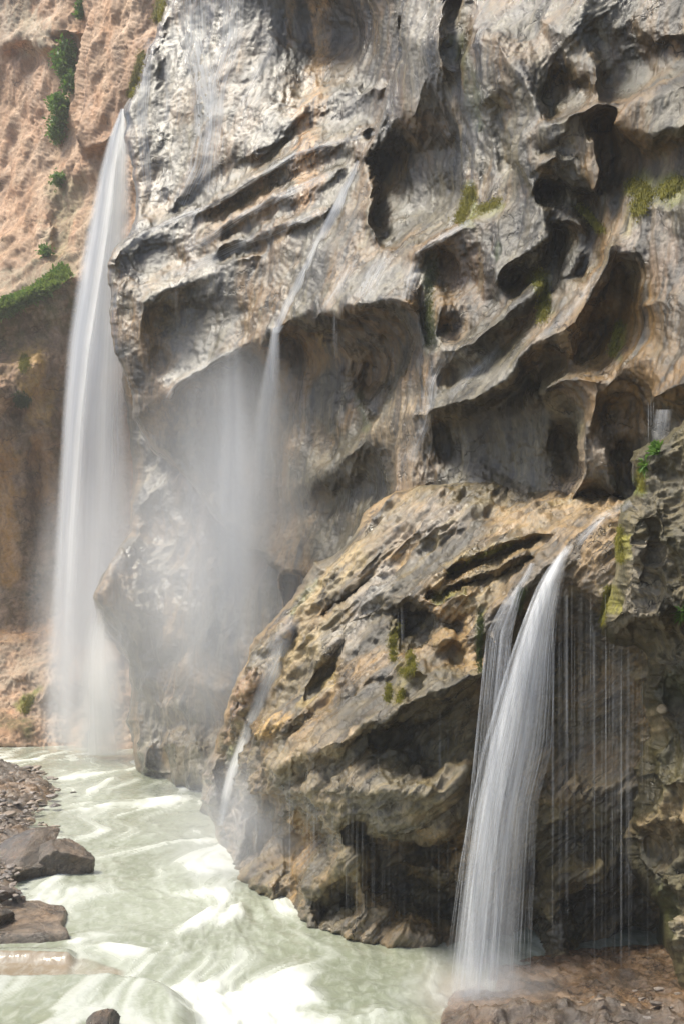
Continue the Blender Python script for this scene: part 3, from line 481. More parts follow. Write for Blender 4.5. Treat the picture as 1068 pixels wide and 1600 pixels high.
def build_river():
    rows = np.concatenate([np.arange(1900, 1400, -3.0), np.arange(1400, 1240, -2.0), np.arange(1240, 1120, -1.2)])
    dist = F*H/(rows-HY); nx = 560
    u = np.linspace(-1, 1, nx); xs = np.sign(u)*np.abs(u)**1.15
    Y = np.repeat(dist, nx); lim = dist*.62
    X = (xs[None]*lim[:, None]-.06*dist[:, None]).ravel()
    P = np.stack([X, Y, 0*X], 1)
    wv = np.stack([fbm(P*.35, 2), fbm(P*.35+31, 2), 0*X], 1)
    Pw = P*np.array([1, .42, 1])+wv*.75
    fo = fbm(Pw*.8, 5, .55); st = fbm(Pw*np.array([2.6, .8, 1])+9, 4, .5)
    fo0 = fo; fo = fo+.35*fbm(Pw*np.array([4, 1.6, 1])+3, 4, .6)
    fine = fbm((P+wv*.8)*np.array([6, 3.2, 1]), 3)
    rap = (1.0*spot(X, Y, 360, 1570, 170, 60)+.7*spot(X, Y, 400, 1500, 140, 40)+.9*spot(X, Y, 290, 1395, 60, 9)+.7*spot(X, Y, 200, 1325, 120, 12)+.55*spot(X, Y, 200, 1260, 110, 12)
           +.7*spot(X, Y, 380, 1430, 90, 16)+.8*spot(X, Y, 190, 1484, 60, 10)+.8*spot(X, Y, 120, 1473, 14, 6)+.5*spot(X, Y, 290, 1345, 70, 14)+.5*spot(X, Y, 440, 1560, 90, 40)
           +1.3*spot(X, Y, 715, 1575, 50, 25)+.8*spot(X, Y, 150, 1176, 70, 5)+.4*spot(X, Y, 330, 1290, 60, 12)+.4*spot(X, Y, 60, 1166, 110, 5)-.6*spot(X, Y, 560, 1520, 90, 30)-.5*spot(X, Y, 130, 1420, 70, 22)-.4*spot(X, Y, 620, 1580, 60, 30))
    sd_h = poly_sdf(X, Y, HUMP)[0]; hump = sstep(-.28, .12, sd_h)
    s1 = poly_sdf(X, Y, STEP1)[0]; s2 = poly_sdf(X, Y, STEP2)[0]; s3 = poly_sdf(X, Y, STEP3)[0]
    a1, a2, a3 = sstep(-.1, .06, s1), sstep(-.06, .05, s2), sstep(-.06, .05, s3)
    calm = np.clip(hump+a1+a2+a3, 0, 1)
    foam = np.clip(sstep(-.05, 1.25, fo*1.1+st*.25+rap*.8-.08), 0, 1)
    foam = np.maximum(foam, .35*sstep(.1, .7, st+fo*.5))*(1-calm*.9)
    rim = np.exp(-((sd_h+.30)/.16)**2)*(Y < 13)+np.exp(-((s2+.08)/.07)**2)*.8+np.exp(-((s1+.1)/.08)**2)*.7
    foam = np.clip(foam+rim*.4*(.7+.5*st)*(1-hump), 0, 1)
    amp = .035+.04*np.clip(rap, 0, 1.2)
    z = amp*(fo0*1.1-st*.1)*(1-calm)+.012*fine*(1-hump*.8)+.012*foam*(1-calm)+.24*hump+.10*a1+.05*a2+.03*a3
    z = z+hump*(.02*st+.03*fo)
    fal = sstep(22, 40, Y); z = z*(1-.5*fal)
    green = np.array([.31, .335, .255]); dk = np.array([.22, .24, .17]); white = np.array([.66, .68, .63]); tan = np.array([.25, .19, .13])
    v = sstep(-.5, .5, fbm(Pw*.5+77, 3))[:, None]; col = green*v+dk*(1-v)
    f_ = foam[:, None]; col = col*(1-f_)+white*f_
    sl = (hump*sstep(.05, .5, st*1.2+fo*.5)*.5)[:, None]; col = col*(1-sl)+white*sl
    tn = (np.clip(a2+a3*.8, 0, 1)*(.85-.45*sstep(.1, .5, st)))[:, None]; col = col*(1-tn)+tan*tn
    tb = (spot(X, Y, 730, 1560, 60, 50)*.7)[:, None]*(1-f_); col = col*(1-tb)+np.array([.30, .20, .11])*tb
    c4 = np.concatenate([col, np.clip(foam, 0, 1)[:, None]], 1)
    m = NT('milky_river_water'); at = m.new('Attribute', attribute_name='tint')
    pos = m.new('NewGeometry').outputs['Position']
    n = m.noise(m.scaled(pos, (5, 2.4, 1)), 1.6, 6, .6, .8)
    c = m.mix(m.ramp(n, [(.45, g(0)), (.75, g(.35))]), at.outputs['Color'], (.60, .62, .57))
    m.link(c, m.b.inputs['Base Color'])
    m.link(m.math('ADD', m.math('MULTIPLY', at.outputs['Alpha'], .45), .13), m.b.inputs['Roughness'])
    b = m.new('Bump', iStrength=.25, iDistance=.08, iHeight=m.noise(m.scaled(pos, (4, 2, 1)), 1.3, 5, .55, .6)); m.link(b.outputs[0], m.b.inputs['Normal'])
    o = mesh_np('river', np.stack([X, Y, z], 1), grid_faces(nx, len(rows))[:, ::-1], m.m, cols={'tint': c4})
    tag(o, 'pale green milky rushing river with white foam', 'river', None, 'structure')
build_river()
rb = mesh_np('riverbed', np.array([(-90, 2, -1.2), (60, 2, -1.2), (60, 90, -1.2), (-90, 90, -1.2)], float), np.array([[0, 1, 2, 3]]), M['stone'])
tag(rb, None, None, None, 'structure')

# ------------------------------------------------------------ banks
def terrain(name, poly, zfn, mat, label, step, seed=0, jit=.05, stains_shade=None, z0=0.0):
    P = wpoly(poly, z0, 6, jit, seed); x0, y0 = P.min(0)-step*2; x1, y1 = P.max(0)+step*2
    nx, ny = int((x1-x0)/step)+1, int((y1-y0)/step)+1
    gx, gy = np.meshgrid(x0+np.arange(nx)*step, y0+np.arange(ny)*step); X, Y = gx.ravel(), gy.ravel()
    sd = poly_sdf(X, Y, P)[0]; Pp = np.stack([X, Y, 0*X], 1); z = zfn(X, Y, sd, Pp)
    keep = (sd > -.6).reshape(ny, nx); fq = grid_faces(nx, ny); k = keep.ravel()[fq].all(1); fq = fq[k][:, ::-1]
    fq = fq[:, ::-1] if False else fq
    us, inv = np.unique(fq, return_inverse=True); V = np.stack([X, Y, z], 1)[us]
    # grid rows grow with +Y here, so flip to face up
    fq = inv.reshape(fq.shape)
    col = np.zeros((len(us), 4), np.float32)
    if stains_shade: col = stains_shade(V)
    o = mesh_np(name, V, fq, mat, cols={'stain_shade': col}); tag(o, label, 'bank' if 'bank' in name else 'rock shelf', None, 'structure'); return o
def bank_z(X, Y, sd, P):
    return np.where(sd > 0, .16*sd+.10*sstep(0, .4, sd), sd*.8)+(fbm(P*1.6, 4, .55, 1)*.16+fbm(P*7, 3)*.04)*sstep(-.2, .5, sd)
terrain('river_bank', [(-700, 1185), (-60, 1188), (0, 1193), (35, 1202), (66, 1214), (90, 1232), (78, 1250), (60, 1264), (46, 1290), (62, 1310), (80, 1345), (60, 1362), (30, 1378), (0, 1388), (-30, 1400), (-700, 1420)], bank_z, M['stone'], 'stony brown bank on the left of the river', .05, 3)
terrain('near_bank', [(-700, 1385), (-40, 1385), (0, 1392), (15, 1405), (10, 1432), (-6, 1470), (-40, 1480), (-700, 1500)], lambda X, Y, sd, P: bank_z(X, Y, sd, P)*.8, M['stone'], 'brown stony bank at the left edge beside the flat wet slabs', .05, 5)
def shelf_z(X, Y, sd, P):
    return np.where(sd > 0, .12*sstep(0, .9, sd), sd*1.2)+(fbm(P*1.4, 4, .5, 1)*.06+fbm(P*6, 4, .6)*.03)*sstep(-.3, .3, sd)+.10*sstep(10.9, 10.6, Y)*sstep(-.2, .4, sd)*(.8+1.6*fbm(P*2.6+5, 4))+.03*fbm(P*3.3, 5, .6, 1)*sstep(-.2, .2, sd)
shelf_st = lambda V: np.concatenate([np.tile([.26, .15, .07], (len(V), 1)), (sstep(.35, .0, fbm(V*.9+3, 3))*.75*sstep(10.7, 11.0, V[:, 1]))[:, None]], 1)
terrain('rock_shelf', [(692, 1600), (696, 1575), (722, 1545), (770, 1512), (850, 1488), (1300, 1440), (1500, 1900), (640, 1900), (672, 1690), (690, 1640)], shelf_z, M['shelf'], 'wet orange brown rock shelf under the right waterfall', .025, 8, .04, shelf_st, .0)

# ------------------------------------------------------------ stones
def stone_mesh(name, seed, flat=.6, ang=.35, sub=4, mat=None, scl=1.0, nf=1.3):
    import bmesh
    bm = bmesh.new(); bmesh.ops.create_icosphere(bm, subdivisions=sub, radius=1)
    V = np.array([v.co[:] for v in bm.verts]); r = np.random.RandomState(seed)
    for k in range(13):                                   # cut flat faces
        n = r.normal(size=3); n /= np.linalg.norm(n); h = .42+.4*r.rand(); d = V@n
        V = np.where((d > h)[:, None], V-n*((d-h)*(1-ang*.1))[:, None], V)
    V = V*(1+.07*fbm(V*nf+seed, 4, .5))[:, None]; V = V+V*(fbm(V*5+seed, 3, .6, 1)*.035)[:, None]
    V[:, 2] *= flat
    Fq = np.array([[v.index for v in f.verts] for f in bm.faces]); bm.free()
    me = mesh_np(name, V*scl, Fq, mat or M['stone'], cols={'stain_shade': np.zeros((len(V), 4))}); return me
def place(o, px, py, z, sx, sy, sz, rz=0, tilt=0):
    p = ground(px, py, z); o.location = p; d = p[1]
    o.scale = (sx/F*d, sy/F*d, sz/F*d); o.rotation_euler = (tilt, tilt*.5, rz); return o
def solid(name, outline, z0, z1, mat, label, cat, seed=0, slope=(0, 0), group=None, rough=.02, step=.025):
    """a slab or boulder from a ground outline (pixels at height z0) rising to a worn top"""
    P = wpoly(outline, z0, 4, .04, seed); c = P.mean(0); x0, y0 = P.min(0)-step; x1, y1 = P.max(0)+step
    nx, ny = int((x1-x0)/step)+2, int((y1-y0)/step)+2
    gx, gy = np.meshgrid(x0+np.arange(nx)*step, y0+np.arange(ny)*step); X, Y = gx.ravel(), gy.ravel()
    sd = poly_sdf(X, Y, P)[0]; Q = np.stack([X, Y, 0*X], 1)
    top = z1+(X-c[0])*slope[0]+(Y-c[1])*slope[1]+fbm(Q*2+seed, 4, .55, 1)*rough*2.5+fbm(Q*9, 3)*rough
    z = z0-.25+(top-z0+.25)*sstep(-.02, .10, sd)
    k = (sd > -.06).ravel()[grid_faces(nx, ny)].all(1); fq = grid_faces(nx, ny)[k][:, ::-1]
    us, inv = np.unique(fq, return_inverse=True)
    o = mesh_np(name, np.stack([X, Y, z], 1)[us], inv.reshape(fq.shape), mat, cols={'stain_shade': np.zeros((len(us), 4))}); tag(o, label, cat, group); return o
b = tag(stone_mesh('boulder', 5, .7, .2, 5), 'dark brown pointed boulder at the water edge on the left bank', 'boulder'); place(b, 102, 1352, .10, 52, 60, 62, .5, .25)
b = tag(stone_mesh('boulder', 9, .6, .2, 5), 'long orange brown slanting boulder behind the dark pointed one', 'boulder'); place(b, 40, 1345, .20, 58, 90, 66, -.5, .3)
b = tag(stone_mesh('boulder', 13, .8, .1, 5), 'tall brown block standing on the left frame edge by the slab', 'boulder'); place(b, -2, 1432, .2, 28, 40, 46, .2)
b = tag(stone_mesh('boulder', 17, .8, .1, 4), 'small brown wedge stone between tall block and flat slab', 'boulder'); place(b, 32, 1408, .08, 14, 20, 16, .6)
b = tag(stone_mesh('boulder', 19, .8, .1, 4), 'upper brown stone resting above the tall block', 'boulder'); place(b, 6, 1396, .25, 22, 30, 20, 1.6)
b = tag(stone_mesh('boulder', 23, .7, .2, 5), 'rounded brown rock poking up at the bottom edge of the photo', 'boulder'); place(b, 165, 1606, .28, 30, 60, 38, .4)
b = tag(stone_mesh('boulder', 29, .6, .2, 4), 'low reddish rock right of the rounded one at the bottom edge', 'boulder'); place(b, 200, 1612, .25, 28, 40, 18, -.2)
solid('slab', [(-60, 1420), (20, 1413), (70, 1415), (108, 1424), (112, 1438), (118, 1470), (60, 1474), (-60, 1476)], 0, .10, M['stone'], 'flat tan wet slab lying in the river at the left', 'slab', 2, (0, -.01), rough=.006)
BIG = ['stone alone at the upper tip of the shingle', 'stone touching the one at the upper tip of the shingle', 'outermost stone sitting in the river beyond the shingle', 'stone at the lower inner bend of the shingle', 'larger stone at the lower outer corner of the shingle', 'low stone just left of the lower outer corner stone', 'largest pale flat stone near the left frame edge', 'broad stone in the middle of the shingle', 'broad stone above the middle of the shingle', 'broad stone near the top edge of the shingle']
P_lab = 'small wet stone among many on the left shingle'
protos = [stone_mesh('pebble', 40+i, .5, .3, 3, M['pebble']) for i in range(6)]
rr = random.Random(5); spots = []
for i in range(230):
    t = rr.random()
    px = -20+rr.random()**1.2*115; py = 1196+rr.random()*100
    if px > 95-abs(py-1235)*.9 and not (py > 1285): px *= .6
    spots.append((px, py, rr.uniform(2.2, 6.5)*(1.8 if rr.random() < .1 else 1)))
for i in range(40): spots.append((rr.uniform(-20, 30), rr.uniform(1350, 1400), rr.uniform(4, 9)))
spots += [(78, 1216, 7), (86, 1217, 6), (116, 1238, 5), (66, 1258, 8), (88, 1258, 9), (52, 1256, 9), (15, 1272, 13), (48, 1240, 10), (30, 1222, 12), (40, 1215, 12)]
for i, (px, py, s_) in enumerate(spots):
    src = protos[i % 6]; o = src if i < 6 else src.copy()
    if i >= 6: S.collection.objects.link(o)
    z = .10+max(0, (70-px))*.0035; place(o, px, py, z, s_*rr.uniform(.8, 1.3), s_*1.2, s_*.9, rr.random()*6, rr.uniform(-.3, .3))
    j = i-len(spots)+10
    tag(o, P_lab if j < 0 else BIG[j], 'stone', 'stones of the left shingle')
SH = ['leftmost large dark stone', 'small stone highest in the middle of those', 'middle stone between a small and a broad one', 'broad stone under the tufa wall', 'stone lowest in the middle of those', 'small stone close to the right frame edge', 'tiny stone farthest left', 'upper stone close to the right frame edge', 'tiny stone just right of the large dark one', 'stone at the back against the tufa wall', 'lowest stone close to the right frame edge']
for i, (px, py, s_) in enumerate([(935, 1562, 9), (990, 1548, 5), (1003, 1560, 6), (1022, 1567, 10), (1010, 1590, 7), (1046, 1575, 5), (905, 1566, 4), (1056, 1552, 6), (972, 1570, 4), (1030, 1545, 8), (1048, 1590, 5)]):
    o = protos[i % 6].copy(); S.collection.objects.link(o); place(o, px, py, .33, s_*1.2, s_, s_*.9, rr.random()*6); tag(o, SH[i]+' on the brown shelf at lower right', 'stone', 'stones on the right shelf')

# ------------------------------------------------------------ things that sit on the rock: find the surface along a sight line
bpy.context.view_layer.update(); DG = bpy.context.evaluated_depsgraph_get()
def hit(px, py):
    o = Vector((0, 0, H)); d = (Vector(world(float(px), float(py), 1.0).tolist())-o).normalized()
    r = S.ray_cast(DG, o, d); return (r[1], r[2]) if r[0] else (None, None)
def leaf_mat(name, c1, c2):
    m = NT(name); oi = m.new('NewGeometry').outputs['Position']
    m.link(m.mix(m.ramp(m.noise(oi, 14, 3), [(.35, g(0)), (.65, g(1))]), c1, c2), m.b.inputs['Base Color'])
    m.b.inputs['Roughness'].default_value = .6
    tr = m.new('BsdfTranslucent'); tr.inputs[0].default_value = (*c2, 1)
    mx = m.new('MixShader', i0=.3); m.link(m.b.outputs[0], mx.inputs[1]); m.link(tr.outputs[0], mx.inputs[2]); m.link(mx.outputs[0], m.out.inputs[0]); return m.m
M['moss'] = leaf_mat('yellow_moss', (.10, .10, .012), (.30, .27, .03)); M['leaf'] = leaf_mat('green_leaves', (.04, .10, .015), (.14, .26, .04)); M['grass'] = leaf_mat('bank_grass', (.06, .12, .02), (.22, .30, .06)); M['dkmoss'] = leaf_mat('dark_moss', (.03, .045, .008), (.10, .12, .02))
def blades(name, pts, rad, n, size, mat, label, cat, group=None, droop=.8, kind=None, seed=0, wide=.35, up=0.0):
    r = random.Random(seed); V = []; Fq = []; L = [math.dist(a, b) for a, b in zip(pts[:-1], pts[1:])] or [0]
    for i in range(n):
        if len(pts) > 1:
            t = r.random()*sum(L); k = 0
            while k < len(L)-1 and t > L[k]: t -= L[k]; k += 1
            f = t/max(L[k], 1e-6); cx = pts[k][0]+(pts[k+1][0]-pts[k][0])*f; cy = pts[k][1]+(pts[k+1][1]-pts[k][1])*f
        else: cx, cy = pts[0]
        h, nn = hit(cx+r.gauss(0, rad*.5), cy+r.gauss(0, rad*.5))
        if h is None: continue
        s_ = size*r.uniform(.5, 1.4)
        d = Vector((r.gauss(0, .5), r.gauss(0, .5), r.gauss(0, .5)))+nn*.9+Vector((0, 0, up)); d.normalize()
        w_ = d.cross(Vector((r.gauss(0, 1), r.gauss(0, 1), r.gauss(0, 1)))).normalized()*s_*wide*.5
        p0 = h-nn*.01; p1 = p0+d*s_*.5; p2 = p1+(d*(1-droop)+Vector((0, 0, -1))*droop)*s_*.5
        b_ = len(V); V += [p0-w_, p0+w_, p1+w_*.9, p1-w_*.9, p2+w_*.25, p2-w_*.25]; Fq += [(b_, b_+1, b_+2, b_+3), (b_+3, b_+2, b_+4, b_+5)]
    if not V: return
    o = mesh_np(name, np.array([v[:] for v in V]), np.array(Fq), mat, smooth=False); tag(o, label, cat, group, kind); return o
MG = 'moss clumps on the cliff'
for i, (pts, rad, n, sz, mt, lab) in enumerate([
    ([(252, 2), (246, 30)], 8, 500, .28, 'moss', 'yellow moss on the top left rim of the cliff'),
    ([(224, 82), (212, 125), (204, 148)], 7, 600, .26, 'moss', 'long yellow moss fringe above the crest of the tall waterfall'),
    ([(735, 295), (728, 322), (716, 345)], 10, 900, .12, 'moss', 'bright moss cushion at the foot of the dark alcove'),
    ([(745, 330), (780, 314)], 9, 400, .10, 'moss', 'thin moss strip just right of the bright cushion'),
    ([(985, 290), (1010, 300), (995, 330)], 14, 900, .13, 'moss', 'drooping golden moss under the upper right ledge'),
    ([(1035, 300), (1060, 285)], 12, 700, .13, 'moss', 'golden moss cushion nearest the upper right frame edge'),
    ([(842, 425), (850, 470), (845, 500)], 12, 800, .11, 'moss', 'moss streak in the hollow at right of centre'),
    ([(968, 505), (955, 555)], 7, 500, .11, 'moss', 'narrow moss streak in the crack below the right hollows'),
    ([(672, 410), (668, 470), (672, 540)], 10, 700, .09, 'dkmoss', 'dark green moss band beside the big cave'),
    ([(628, 975), (612, 1000), (614, 1030)], 7, 600, .10, 'moss', 'moss hanging in the notch under the ledge streams'),
    ([(640, 1020), (645, 1045), (626, 1050)], 8, 500, .10, 'moss', 'moss tuft just below the notch moss'),
    ([(608, 1070), (605, 1095)], 5, 350, .10, 'moss', 'lowest moss tuft on the banded slope'),
    ([(628, 1080), (622, 1095)], 5, 300, .10, 'moss', 'small moss tuft beside the lowest one'),
    ([(968, 825), (965, 850), (970, 875)], 7, 900, .07, 'moss', 'thick yellow moss on the edge of the tufa wall'),
    ([(950, 915), (944, 945), (940, 975)], 6, 700, .07, 'moss', 'yellow moss trailing from the bottom of the tufa wall'),
    ([(1000, 730), (1002, 768)], 7, 450, .07, 'moss', 'green yellow moss below the fern on the tufa wall'),
    ([(751, 960), (747, 1020), (750, 1050)], 6, 500, .09, 'dkmoss', 'green moss left of the right waterfall'),
    ([(815, 920), (808, 950)], 8, 400, .09, 'dkmoss', 'green moss between the two arms of the right waterfall'),
    ([(905, 322), (925, 345), (940, 360)], 8, 500, .11, 'moss', 'golden moss strip left of the drooping ledge moss'),
    ([(700, 895), (740, 872), (800, 848)], 4, 500, .07, 'moss', 'thin yellow moss line on the dark cracked ledge above the near fall'),
    ([(38, 1112), (50, 1090)], 7, 500, .22, 'moss', 'yellow green moss low on the left bank rock'),
    ([(40, 560), (38, 575)], 8, 400, .30, 'moss', 'yellow moss patch on the dark left wall'),
    ([(28, 622), (40, 628)], 10, 500, .30, 'dkmoss', 'dark moss cushion on the dark left wall')]):
    blades('moss_clump', pts, rad*.85, int(n*3.2), sz*.6, M[mt], lab, 'moss', MG, seed=i, wide=.13, droop=.95)
blades('fern', [(1024, 700), (1026, 708)], 4, 150, .13, M['leaf'], 'small green fern on top of the tufa wall at right', 'fern', None, .35, seed=50, wide=.18, up=.6)
blades('fern', [(1008, 726)], 2.5, 70, .11, M['leaf'], 'little green plant just below the fern on the tufa wall', 'fern', None, .3, seed=51, wide=.2, up=.6)
blades('fern', [(1064, 960)], 6, 120, .1, M['leaf'], 'green plant on the tufa wall at the right frame edge', 'fern', None, .3, seed=52, wide=.2, up=.5)
def shrub(cx, cy, rx, ry, n, size, label, seed, mat='leaf'):
    h, nn = hit(cx, cy)
    if h is None: return
    d = h[1]; r = random.Random(seed); root = empty('shrub', h); tag(root, label, 'shrub', 'shrubs on the orange wall')
    V = []; Fq = []; blobs = [(r.gauss(0, .45)*rx/F*d, r.gauss(0, .3)*rx/F*d, r.uniform(-1, 1)*ry/F*d*.8) for _ in range(14)]
    for i in range(n):
        b_ = r.choice(blobs); k = rx/F*d*.4
        p = Vector((b_[0]+r.gauss(0, k), -.3+b_[1]+r.gauss(0, k), b_[2]+r.gauss(0, k))); a = Vector((r.gauss(0, 1), r.gauss(0, 1), r.gauss(0, .6)+.4)).normalized()*size*r.uniform(.6, 1.3)
        w_ = a.cross(Vector((r.gauss(0, 1), r.gauss(0, 1), r.gauss(0, 1)))).normalized()*size*.25; q = len(V)
        V += [p, p+a*.5+w_, p+a, p+a*.5-w_]; Fq.append((q, q+1, q+2, q+3))
    mesh_np('foliage', np.array([v[:] for v in V]), np.array(Fq), M[mat], root, False)
    V = []; Fq = []
    for b_ in blobs[:8]:
        a = Vector((0, .5, -ry/F*d*.6)); e = Vector(b_)+Vector((0, -.3, 0)); w_ = Vector((.03, 0, .02)); q = len(V); V += [a-w_, a+w_, e+w_*.4, e-w_*.4, a+Vector((0, .05, 0)), e+Vector((0, .02, 0))]; Fq += [(q, q+1, q+2, q+3), (q+1, q+4, q+5, q+2), (q+4, q, q+3, q+5)]
    mesh_np('stem', np.array([tuple(v) for v in V]), np.array(Fq), M['stone'], root, cols={'stain_shade': np.zeros((len(V), 4))})
shrub(108, 96, 14, 26, 1500, .28, 'tall green shrub in the upper cleft of the orange wall', 1)
shrub(112, 133, 8, 14, 500, .25, 'small shrub under the tallest shrub of the orange wall', 2)
shrub(97, 178, 13, 22, 1200, .26, 'bright green shrub hanging halfway down the orange wall cleft', 3)
shrub(91, 214, 12, 12, 800, .22, 'dark round bush lowest in the orange wall cleft', 4)
shrub(127, 22, 5, 14, 250, .22, 'tiny shrub at the very top of the cleft', 5)
shrub(94, 286, 9, 10, 300, .2, 'sparse low shrub below the dark round bush', 6)
shrub(74, 396, 8, 8, 250, .2, 'sparse shrub above the grassy ledge', 7)
blades('grass', [(-30, 500), (5, 487), (40, 470), (75, 448), (105, 428)], 9, 5000, .34, M['grass'], 'green grass along the ledge of the left wall', 'grass', None, .3, 'stuff', 60, .22, .9)
blades('grass', [(-20, 480), (50, 462), (100, 420)], 5, 2200, .3, M['leaf'], 'leafy green growth on the lip of the left ledge', 'grass', None, .3, 'stuff', 61, .3, .9)

# ------------------------------------------------------------ falling water
def water_mat(name, freq, thr=(.35, .7), edge=1.2, low=.25, vs=.35):
    m = NT(name); m.n.remove(m.b); uv = m.new('UVMap').outputs[0]
    sx = m.new('SeparateXYZ', iVector=uv); U, Vv = sx.outputs[0], sx.outputs[1]
    at = m.new('Attribute', attribute_name='dens')
    k = m.math('MULTIPLY', m.math('MULTIPLY', m.math('FRACT', U), m.math('SUBTRACT', 1.0, m.math('FRACT', U))), 4.0)
    k = m.math('POWER', k, edge)
    cv = m.new('CombineXYZ', iX=m.math('MULTIPLY', U, freq), iY=m.math('MULTIPLY', Vv, vs)).outputs[0]
    s1 = m.ramp(m.noise(cv, 1.0, 5, .65), [(thr[0], g(low)), (thr[1], g(1))])
    cv2 = m.new('CombineXYZ', iX=m.math('MULTIPLY', U, freq*.23), iY=m.math('MULTIPLY', Vv, vs*1.5)).outputs[0]
    s2 = m.ramp(m.noise(cv2, 1.0, 3, .5), [(.3, g(.35)), (.65, g(1))])
    a = m.math('MULTIPLY', m.math('MULTIPLY', m.math('MULTIPLY', k, s1), s2), at.outputs['Alpha'], True)
    df = m.new('BsdfDiffuse'); df.inputs[0].default_value = (.93, .94, .95, 1)
    tl = m.new('BsdfTranslucent'); tl.inputs[0].default_value = (.93, .94, .95, 1); mx = m.new('MixShader', i0=.45)
    m.link(df.outputs[0], mx.inputs[1]); m.link(tl.outputs[0], mx.inputs[2])
    tp = m.new('BsdfTransparent'); m2 = m.new('MixShader', i0=a); m.link(tp.outputs[0], m2.inputs[1]); m.link(mx.outputs[0], m2.inputs[2])
    m.link(m2.outputs[0], m.out.inputs[0]); return m.m
def spline(path, n):
    P = np.array(path, float); t = np.concatenate([[0], np.cumsum(np.hypot(np.diff(P[:, 0]), np.diff(P[:, 1])))]); s_ = np.linspace(0, t[-1], n)
    out = np.stack([np.interp(s_, t, P[:, k]) for k in range(P.shape[1])], 1)
    for _ in range(max(1, n//24)):
        out[1:-1] = .25*out[:-2]+.5*out[1:-1]+.25*out[2:]
    return out
def sheet(name, path, mat, parent, layers=3, nu=14, nv=70, bulge=.25, gap=.12, seed=0, spread=.08):
    """path rows: left px, right px, y px, depth m, density"""
    P = spline(path, nv); V = []; UV = []; D = []; Fq = []; r = np.random.RandomState(seed)
    for l in range(layers):
        k = (l-(layers-1)/2); w_ = 1-spread*abs(k); sh = r.normal()*.04
        c = (P[:, 0]+P[:, 1])/2; hw = (P[:, 1]-P[:, 0])/2*w_; u = np.linspace(0, 1, nu)
        cs = 2*u-1; px = c[:, None]+hw[:, None]*(cs[None]+sh); hwm = (hw/F*P[:, 3])[:, None]
        dd = P[:, 3][:, None]+k*gap+(cs[None]**2-.5)*bulge*hwm*2+fbm(np.stack([px.ravel()*.06, np.repeat(P[:, 2], nu)*.004, np.full(px.size, l*3.)], 1), 2).reshape(px.shape)*.08
        V.append(world(px, P[:, 2][:, None]+0*px, dd).reshape(-1, 3)); hz = np.cumsum(np.r_[0, np.hypot(np.diff(c), np.diff(P[:, 2]))])/F*P[:, 3]
        UV.append(np.stack([np.tile(u*.998+.001, nv)+l*7+seed, np.repeat(hz, nu)], 1)); D.append(np.repeat(P[:, 4], nu)); Fq.append(grid_faces(nu, nv, l*nu*nv))
    D = np.concatenate(D); cols = np.zeros((len(D), 4)); cols[:, 3] = D
    return mesh_np(name, np.concatenate(V), np.concatenate(Fq), mat, parent, cols={'dens': cols}, uv=np.concatenate(UV))
def strand_mat(name, a=.6):
    m = NT(name); m.n.remove(m.b); df = m.new('BsdfDiffuse'); df.inputs[0].default_value = (.85, .87, .9, 1); tl = m.new('BsdfTranslucent'); tl.inputs[0].default_value = (.85, .87, .9, 1)
    gl = m.new('BsdfGlossy', iRoughness=.3); mx = m.new('MixShader', i0=.5); m.link(df.outputs[0], mx.inputs[1]); m.link(tl.outputs[0], mx.inputs[2])
    mg = m.new('MixShader', i0=.15); m.link(mx.outputs[0], mg.inputs[1]); m.link(gl.outputs[0], mg.inputs[2])
    pos = m.new('NewGeometry').outputs['Position']; n = m.ramp(m.noise(m.scaled(pos, (6, 6, .9)), 1.5, 3), [(.35, g(a*.25)), (.65, g(a))])
    tp = m.new('BsdfTransparent'); m2 = m.new('MixShader', i0=n); m.link(tp.outputs[0], m2.inputs[1]); m.link(mg.outputs[0], m2.inputs[2]); m.link(m2.outputs[0], m.out.inputs[0]); return m.m
M['strand'] = strand_mat('falling_water_threads', .38); M['drip'] = strand_mat('fine_dripping_water', .24)
def tubes(name, lines, mat, parent=None):
    """lines: list of (Nx3 points, radius)"""
    V = []; Fq = []; b_ = 0
    for P, rad in lines:
        n = len(P); rr_ = rad*np.sin(np.linspace(.15, math.pi-.15, n))**.4
        for k in range(3):
            a = 2*math.pi*k/3+.5; V.append(P+np.stack([np.cos(a)*rr_, np.sin(a)*rr_, 0*rr_], 1))
        for k in range(3):
            i = np.arange(n-1); A = b_+k*n+i; B = b_+((k+1) % 3)*n+i; Fq.append(np.stack([A, A+1, B+1, B], 1))
        b_ += 3*n
    return mesh_np(name, np.concatenate(V), np.concatenate(Fq), mat, parent)

# tall waterfall at left
M['silk'] = water_mat('silky_tall_water', 8, (.25, .65), 1.7, .6, .04); M['veil'] = water_mat('thin_water_veil', 7, (.3, .8), 1.8, .3, .04); M['jet'] = water_mat('near_jet_water', 34, (.38, .70), 1.3, .08, .16); M['film'] = water_mat('water_film', 20, (.36, .60), .8, .12, .4); M['run'] = water_mat('running_stream', 13, (.32, .62), .9, .2, .5)
root = empty('waterfall', world(192., 172., 30.)); tag(root, 'tallest broad white waterfall dropping past the nose of the cliff at left', 'waterfall')
def at(o): o.matrix_parent_inverse = root.matrix_basis.inverted(); return o
at(sheet('curtain', [(188, 196, 170, 30.2, .9), (172, 203, 205, 30.6, 1), (156, 208, 260, 31.2, 1), (140, 212, 330, 32, 1), (124, 212, 410, 32.6, 1), (108, 208, 520, 33.4, .95), (96, 202, 640, 34, .85), (86, 206, 760, 34.6, .6), (76, 210, 880, 35.2, .45), (66, 205, 1000, 35.8, .35), (58, 205, 1100, 36.2, .28), (54, 210, 1172, 36.6, .25)], M['silk'], root, 4, 18, 90, .5, .35, 1))
